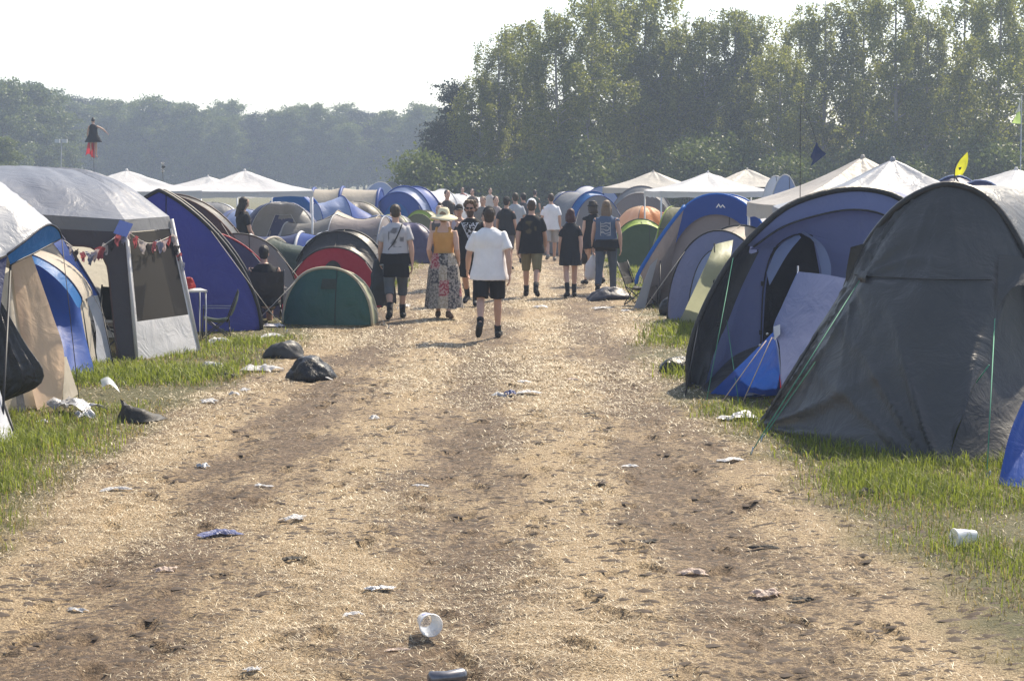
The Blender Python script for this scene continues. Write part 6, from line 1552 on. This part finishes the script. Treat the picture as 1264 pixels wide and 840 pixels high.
lit = [('plastic_wrap', 'silvery bundle of plastic wrap in the grass below the peach tent', 'wrap', 92, 508, 58, 24, LIT_S, .6),
       ('plastic_wrap', 'crumpled clear bottle at the end of the silvery bundle', 'bottle', 104, 516, 22, 18, LIT_S, .8),
       ('paper', 'crushed white paper in the grass nearest the pale grey tent corner', 'paper', 52, 520, 14, 6, LIT_W, .6),
       ('plastic_bag', 'spread out white plastic bag between the two dark bags by the grass', 'bag', 322, 458, 46, 12, LIT_W, .7),
       ('plastic_bag', 'white crumpled bag touching the full bin bag', 'bag', 393, 466, 28, 10, LIT_W, .6),
       ('foil', 'white wrapper at the grass edge, left of the spread out bag', 'wrapper', 262, 456, 22, 14, LIT_W, .7),
       ('stick', 'dark broken stick of rubbish next to the white wrapper', 'rubbish', 280, 466, 34, 8, LIT_D, .3),
       ('paper', 'white paper ball below the spread out white bag', 'paper', 302, 482, 12, 6, LIT_W, .8),
       ('paper', 'white paper ball nearer the path than the other paper ball', 'paper', 290, 488, 11, 6, LIT_W, .8),
       ('paper', 'flat white paper at the straw edge right of the black rag', 'paper', 258, 497, 18, 7, LIT_W, .7),
       ('paper', 'white rubbish by the foot of the royal blue tent', 'rubbish', 270, 424, 22, 10, LIT_W, .7),
       ('paper', 'white rubbish behind the seated man', 'rubbish', 337, 404, 24, 6, LIT_W, .7),
       ('paper', 'white scrap on the grass in front of the seated man', 'scrap', 336, 416, 22, 5, LIT_W, .7),
       ('paper', 'white rubbish between the man with the shoulder strap and the woman in the skirt', 'rubbish', 500, 380, 12, 6, LIT_W, .7),
       ('bottle_wrap', 'clear wrapper with a dark blue label in the middle of the path', 'wrapper', 618, 486, 16, 8, LIT_W, .7),
       ('bottle_label', 'small dark blue round lid next to the clear wrapper', 'lid', 630, 487, 13, 9, LIT_B, .9),
       ('paper', 'pale flat scrap right of the dark blue lid', 'scrap', 652, 485, 26, 5, LIT_W, .5),
       ('paper', 'white scrap just beyond the dark blue lid', 'scrap', 648, 472, 15, 4, LIT_W, .6),
       ('paper', 'small white scrap ahead of the striding man', 'scrap', 706, 467, 16, 4, LIT_P, .6),
       ('dark_rag', 'little dark brown rag on the bright straw', 'rag', 727, 513, 18, 4, LIT_D, .4),
       ('paper', 'white scrap by itself beyond the pale pair in the path', 'scrap', 777, 576, 18, 4, LIT_W, .5),
       ('paper', 'white napkin at the grass edge by the dark grey tunnel tent', 'napkin', 902, 567, 32, 6, LIT_W, .5),
       ('plastic_bag', 'white plastic bag at the foot of the blue tarp', 'bag', 930, 490, 28, 12, LIT_S, .6),
       ('plastic_bag', 'flattened grey plastic bag at the peg of the dark grey tunnel tent', 'bag', 912, 520, 46, 12, LIT_S, .5),
       ('can_label', 'small dark crumpled wrapper in the grass before the dark grey tunnel tent', 'wrapper', 1069, 611, 18, 12, LIT_D, .8),
       ('paper', 'cream tissue lying near the grass on the straw', 'tissue', 855, 708, 32, 10, LIT_P, .5),
       ('paper', 'larger cream tissue nearer the tufts of dry grass', 'tissue', 947, 732, 32, 13, LIT_P, .6),
       ('stick', 'dark stick lying beyond the cream tissues', 'stick', 942, 676, 34, 6, LIT_D, .25),
       ('stick', 'short dark stick beside the larger cream tissue', 'stick', 990, 738, 28, 5, LIT_D, .3),
       ('wrapper', 'blue and white crisp packet trodden flat on the path', 'wrapper', 270, 659, 44, 9, LIT_B, .4),
       ('paper', 'white pointed paper corner right of the blue packet', 'paper', 362, 643, 28, 8, LIT_W, .4),
       ('dark_rag', 'dark flattened rag below the white pointed paper', 'rag', 362, 689, 34, 8, LIT_D, .4),
       ('paper', 'pale pink tissue on the bare earth', 'tissue', 203, 702, 26, 9, LIT_P, .6),
       ('paper', 'white paper strip where the straw begins on the grass side', 'paper', 142, 604, 30, 5, LIT_W, .4),
       ('paper', 'thin white paper on bare earth beside dark clods', 'paper', 95, 747, 26, 6, LIT_W, .35),
       ('wrapper', 'silver wrapper strip on the bare earth', 'wrapper', 184, 801, 40, 6, LIT_S, .35),
       ('paper', 'bright white scrap at the near end of the path', 'scrap', 312, 829, 20, 8, LIT_W, .5),
       ('paper', 'small white scrap left of the plastic cup', 'scrap', 435, 758, 22, 6, LIT_W, .5),
       ('wrapper', 'long grey wrapper beyond the plastic cup', 'wrapper', 470, 727, 34, 7, LIT_S, .4),
       ('paper', 'cream strip just below the plastic cup', 'strip', 490, 797, 26, 4, LIT_P, .3),
       ('paper', 'white trampled cup lid by the duffel bag', 'lid', 668, 381, 16, 5, LIT_W, .7),
       ('paper', 'white scrap between the trampled lid and the grass', 'scrap', 742, 380, 22, 4, LIT_W, .6),
       ('paper', 'white scrap on the grass edge below the folding chair', 'scrap', 772, 385, 10, 4, LIT_W, .6),
       ('paper', 'pinkish rubbish in the grass by the slate blue tent', 'rubbish', 820, 418, 22, 7, LIT_P, .6),
       ('paper', 'white rubbish heap in the grass behind the duffel bag', 'rubbish', 800, 345, 16, 10, LIT_W, .7),
       ('paper', 'white crushed cup on the left wheel track', 'cup', 462, 518, 10, 8, LIT_W, .9),
       ('wrapper', 'grey crushed packet on the straw left of the striding man', 'packet', 250, 572, 14, 8, LIT_S, .7),
       ('paper', 'thin white strip in the straw between packet and pointed paper', 'strip', 325, 601, 22, 4, LIT_W, .4),
       ('paper', 'faint white strip in the straw in the middle distance', 'strip', 520, 598, 18, 3, LIT_W, .4),
       ('dark_rag', 'flat dark rag in the straw near the dark stick', 'rag', 800, 668, 26, 4, LIT_D, .35)]
for k, (nm, lab, cat, px, py, wp, hp, m, dp) in enumerate(lit): scrap(nm, lab, cat, px, py, wp, hp, m, 11 + k * 3, None, dp)

# ================================================================== straw and grass (uncountable)
def blades(name, X, Y, L, Wd, dirx, diry, rise, mat, label, cat, bend=.3):
    n = len(X)
    Z = height(X, Y)
    nx, ny = -diry, dirx
    p0 = np.c_[X - nx * Wd / 2, Y - ny * Wd / 2, Z - .004]; p1 = np.c_[X + nx * Wd / 2, Y + ny * Wd / 2, Z - .004]
    hx = L * np.cos(rise); hz = L * np.sin(rise)
    mx, my, mz = X + dirx * hx * .45, Y + diry * hx * .45, Z + hz * .6
    p2 = np.c_[mx + nx * Wd * .4, my + ny * Wd * .4, mz]; p3 = np.c_[mx - nx * Wd * .4, my - ny * Wd * .4, mz]
    tip = np.c_[X + dirx * hx * (1 + bend), Y + diry * hx * (1 + bend), Z + hz * (1 - bend * .3)]
    V = np.stack([p0, p1, p2, p3, tip], 1).reshape(-1, 3)
    b = np.arange(n)[:, None] * 5
    F = np.concatenate([b + [0, 1, 2], b + [0, 2, 3], b + [3, 2, 4]], 1).reshape(-1, 3)
    o = mk(name, V, F, mat, None, False)
    return tag(o, label, cat, kind='stuff')
def stuff():
    r = np.random.default_rng(9)
    # ---- straw, densest near the camera; patchy
    n = 460000
    u = r.random(n); Y = 6.8 * (46 / 6.8) ** u
    l, rr = path_edges(Y)
    X = r.uniform(-4.6, 3.4, n)
    pn = pathness(X, Y)
    cover = np.clip((fbm(X * .9, Y * .45, 61, 4) - .34 - .08 * np.sin((X + .72) * 2 * math.pi / 1.6)) * 3.2, .06, 1) * np.clip(.12 + pn * 1.1, 0, 1)
    keep = (r.random(n) < cover) & (np.abs(X) < 0.33 * Y + 1.6)
    X, Y = X[keep], Y[keep]; n = len(X)
    a = r.uniform(0, 2 * math.pi, n)
    sm = leafmat('straw', (.20, .135, .06), (.97, .86, .64), .12)  # pale end of the range puts sun glints into the blade colour
    blades('straw', X, Y, r.uniform(.018, .065, n) * np.clip(Y / 14, .75, 1.7), r.uniform(.0025, .006, n) * np.clip(Y / 10, .8, 2.2), np.cos(a), np.sin(a), r.uniform(-.05, .38, n) ** 1, sm, 'loose dry straw strewn over the path', 'straw', .1)
    # ---- grass on the verges
    n = 540000
    u = r.random(n); Y = 7.2 * (48 / 7.2) ** u
    side = r.random(n) < .52
    l, rr = path_edges(Y)
    X = np.where(side, l + .55 - r.random(n) ** .9 * 5.2, rr - .45 + r.random(n) ** .9 * 4.8)
    pn = pathness(X, Y)
    lush = fbm(X * .55, Y * .55, 71, 4)
    dens = np.clip((lush - .33) * 3.2, .10, 1) * np.clip(1.05 - pn * 1.5, .0, 1)
    keep = (r.random(n) < dens) & (np.abs(X) < 0.33 * Y + 3.0)
    X, Y, lush, pn = X[keep], Y[keep], lush[keep], pn[keep]; n = len(X)
    a = r.uniform(0, 2 * math.pi, n)
    green = np.clip((lush - .44) * 4 - pn * 1.6 + r.normal(0, .5, n) + .24, 0, 1) > .45
    for sel, nm, m, lab in ((green, 'grass', leafmat('green_grass', (.05, .08, .010), (.33, .38, .05), .5), 'green grass growing along the edges of the path'),
                            (~green, 'dry_grass', leafmat('dry_grass', (.16, .12, .04), (.50, .40, .17), .4), 'dry yellowed grass thinning out towards the path')):
        k = sel.sum()
        Ls = r.uniform(.03, .12, k) * np.clip((lush[sel] - .2) * 3.4, .35, 1.9) * (1 if nm == 'grass' else .62)
        blades(nm, X[sel], Y[sel], Ls, r.uniform(.004, .008, k) * np.clip(Y[sel] / 13, .8, 2), np.cos(a[sel]), np.sin(a[sel]), r.uniform(.7, 1.5, k) if nm == 'grass' else r.uniform(.15, 1.3, k), m, lab, 'grass', .5)
    # ---- clods of dry earth kicked up on the path, coloured darker to paint in shading
    n = 16000
    Y = 6.8 * (26 / 6.8) ** r.random(n); X = r.uniform(-3.6, 2.6, n)
    keep = (fbm(X * .9, Y * .45, 61, 4) < .52) & (np.abs(X) < 0.31 * Y + .3); X, Y = X[keep], Y[keep]; n = len(X)
    Z = height(X, Y)
    s = .007 + .022 * r.random(n) ** 2
    oct_ = np.array([[1, 0, 0], [0, 1, 0], [-1, 0, 0], [0, -1, 0], [0, 0, 1], [.6, .6, .6], [-.6, .5, .5]], float)[:6]
    of = np.array([[0, 1, 5], [1, 2, 4], [2, 3, 4], [3, 0, 4], [0, 5, 4], [5, 1, 4]])
    V = (np.c_[X, Y, Z - .004][:, None] + oct_[None] * (s[:, None, None] * r.uniform(.5, 1.3, (n, 6, 3)) * np.array([2.2, 1.0, .55])))
    F = (np.arange(n)[:, None, None] * 6 + of[None]).reshape(-1, 3)
    tag(mk('earth_clods', V.reshape(-1, 3), F, plain((.065, .048, .036), .95, var=.35, scale=3), None, False), 'small clods of dry earth scattered over the path', 'earth', kind='stuff')
stuff()
for o_ in list(COL.objects):
    for q in [k for k in o_.keys() if k.startswith('_w')]: del o_[q]
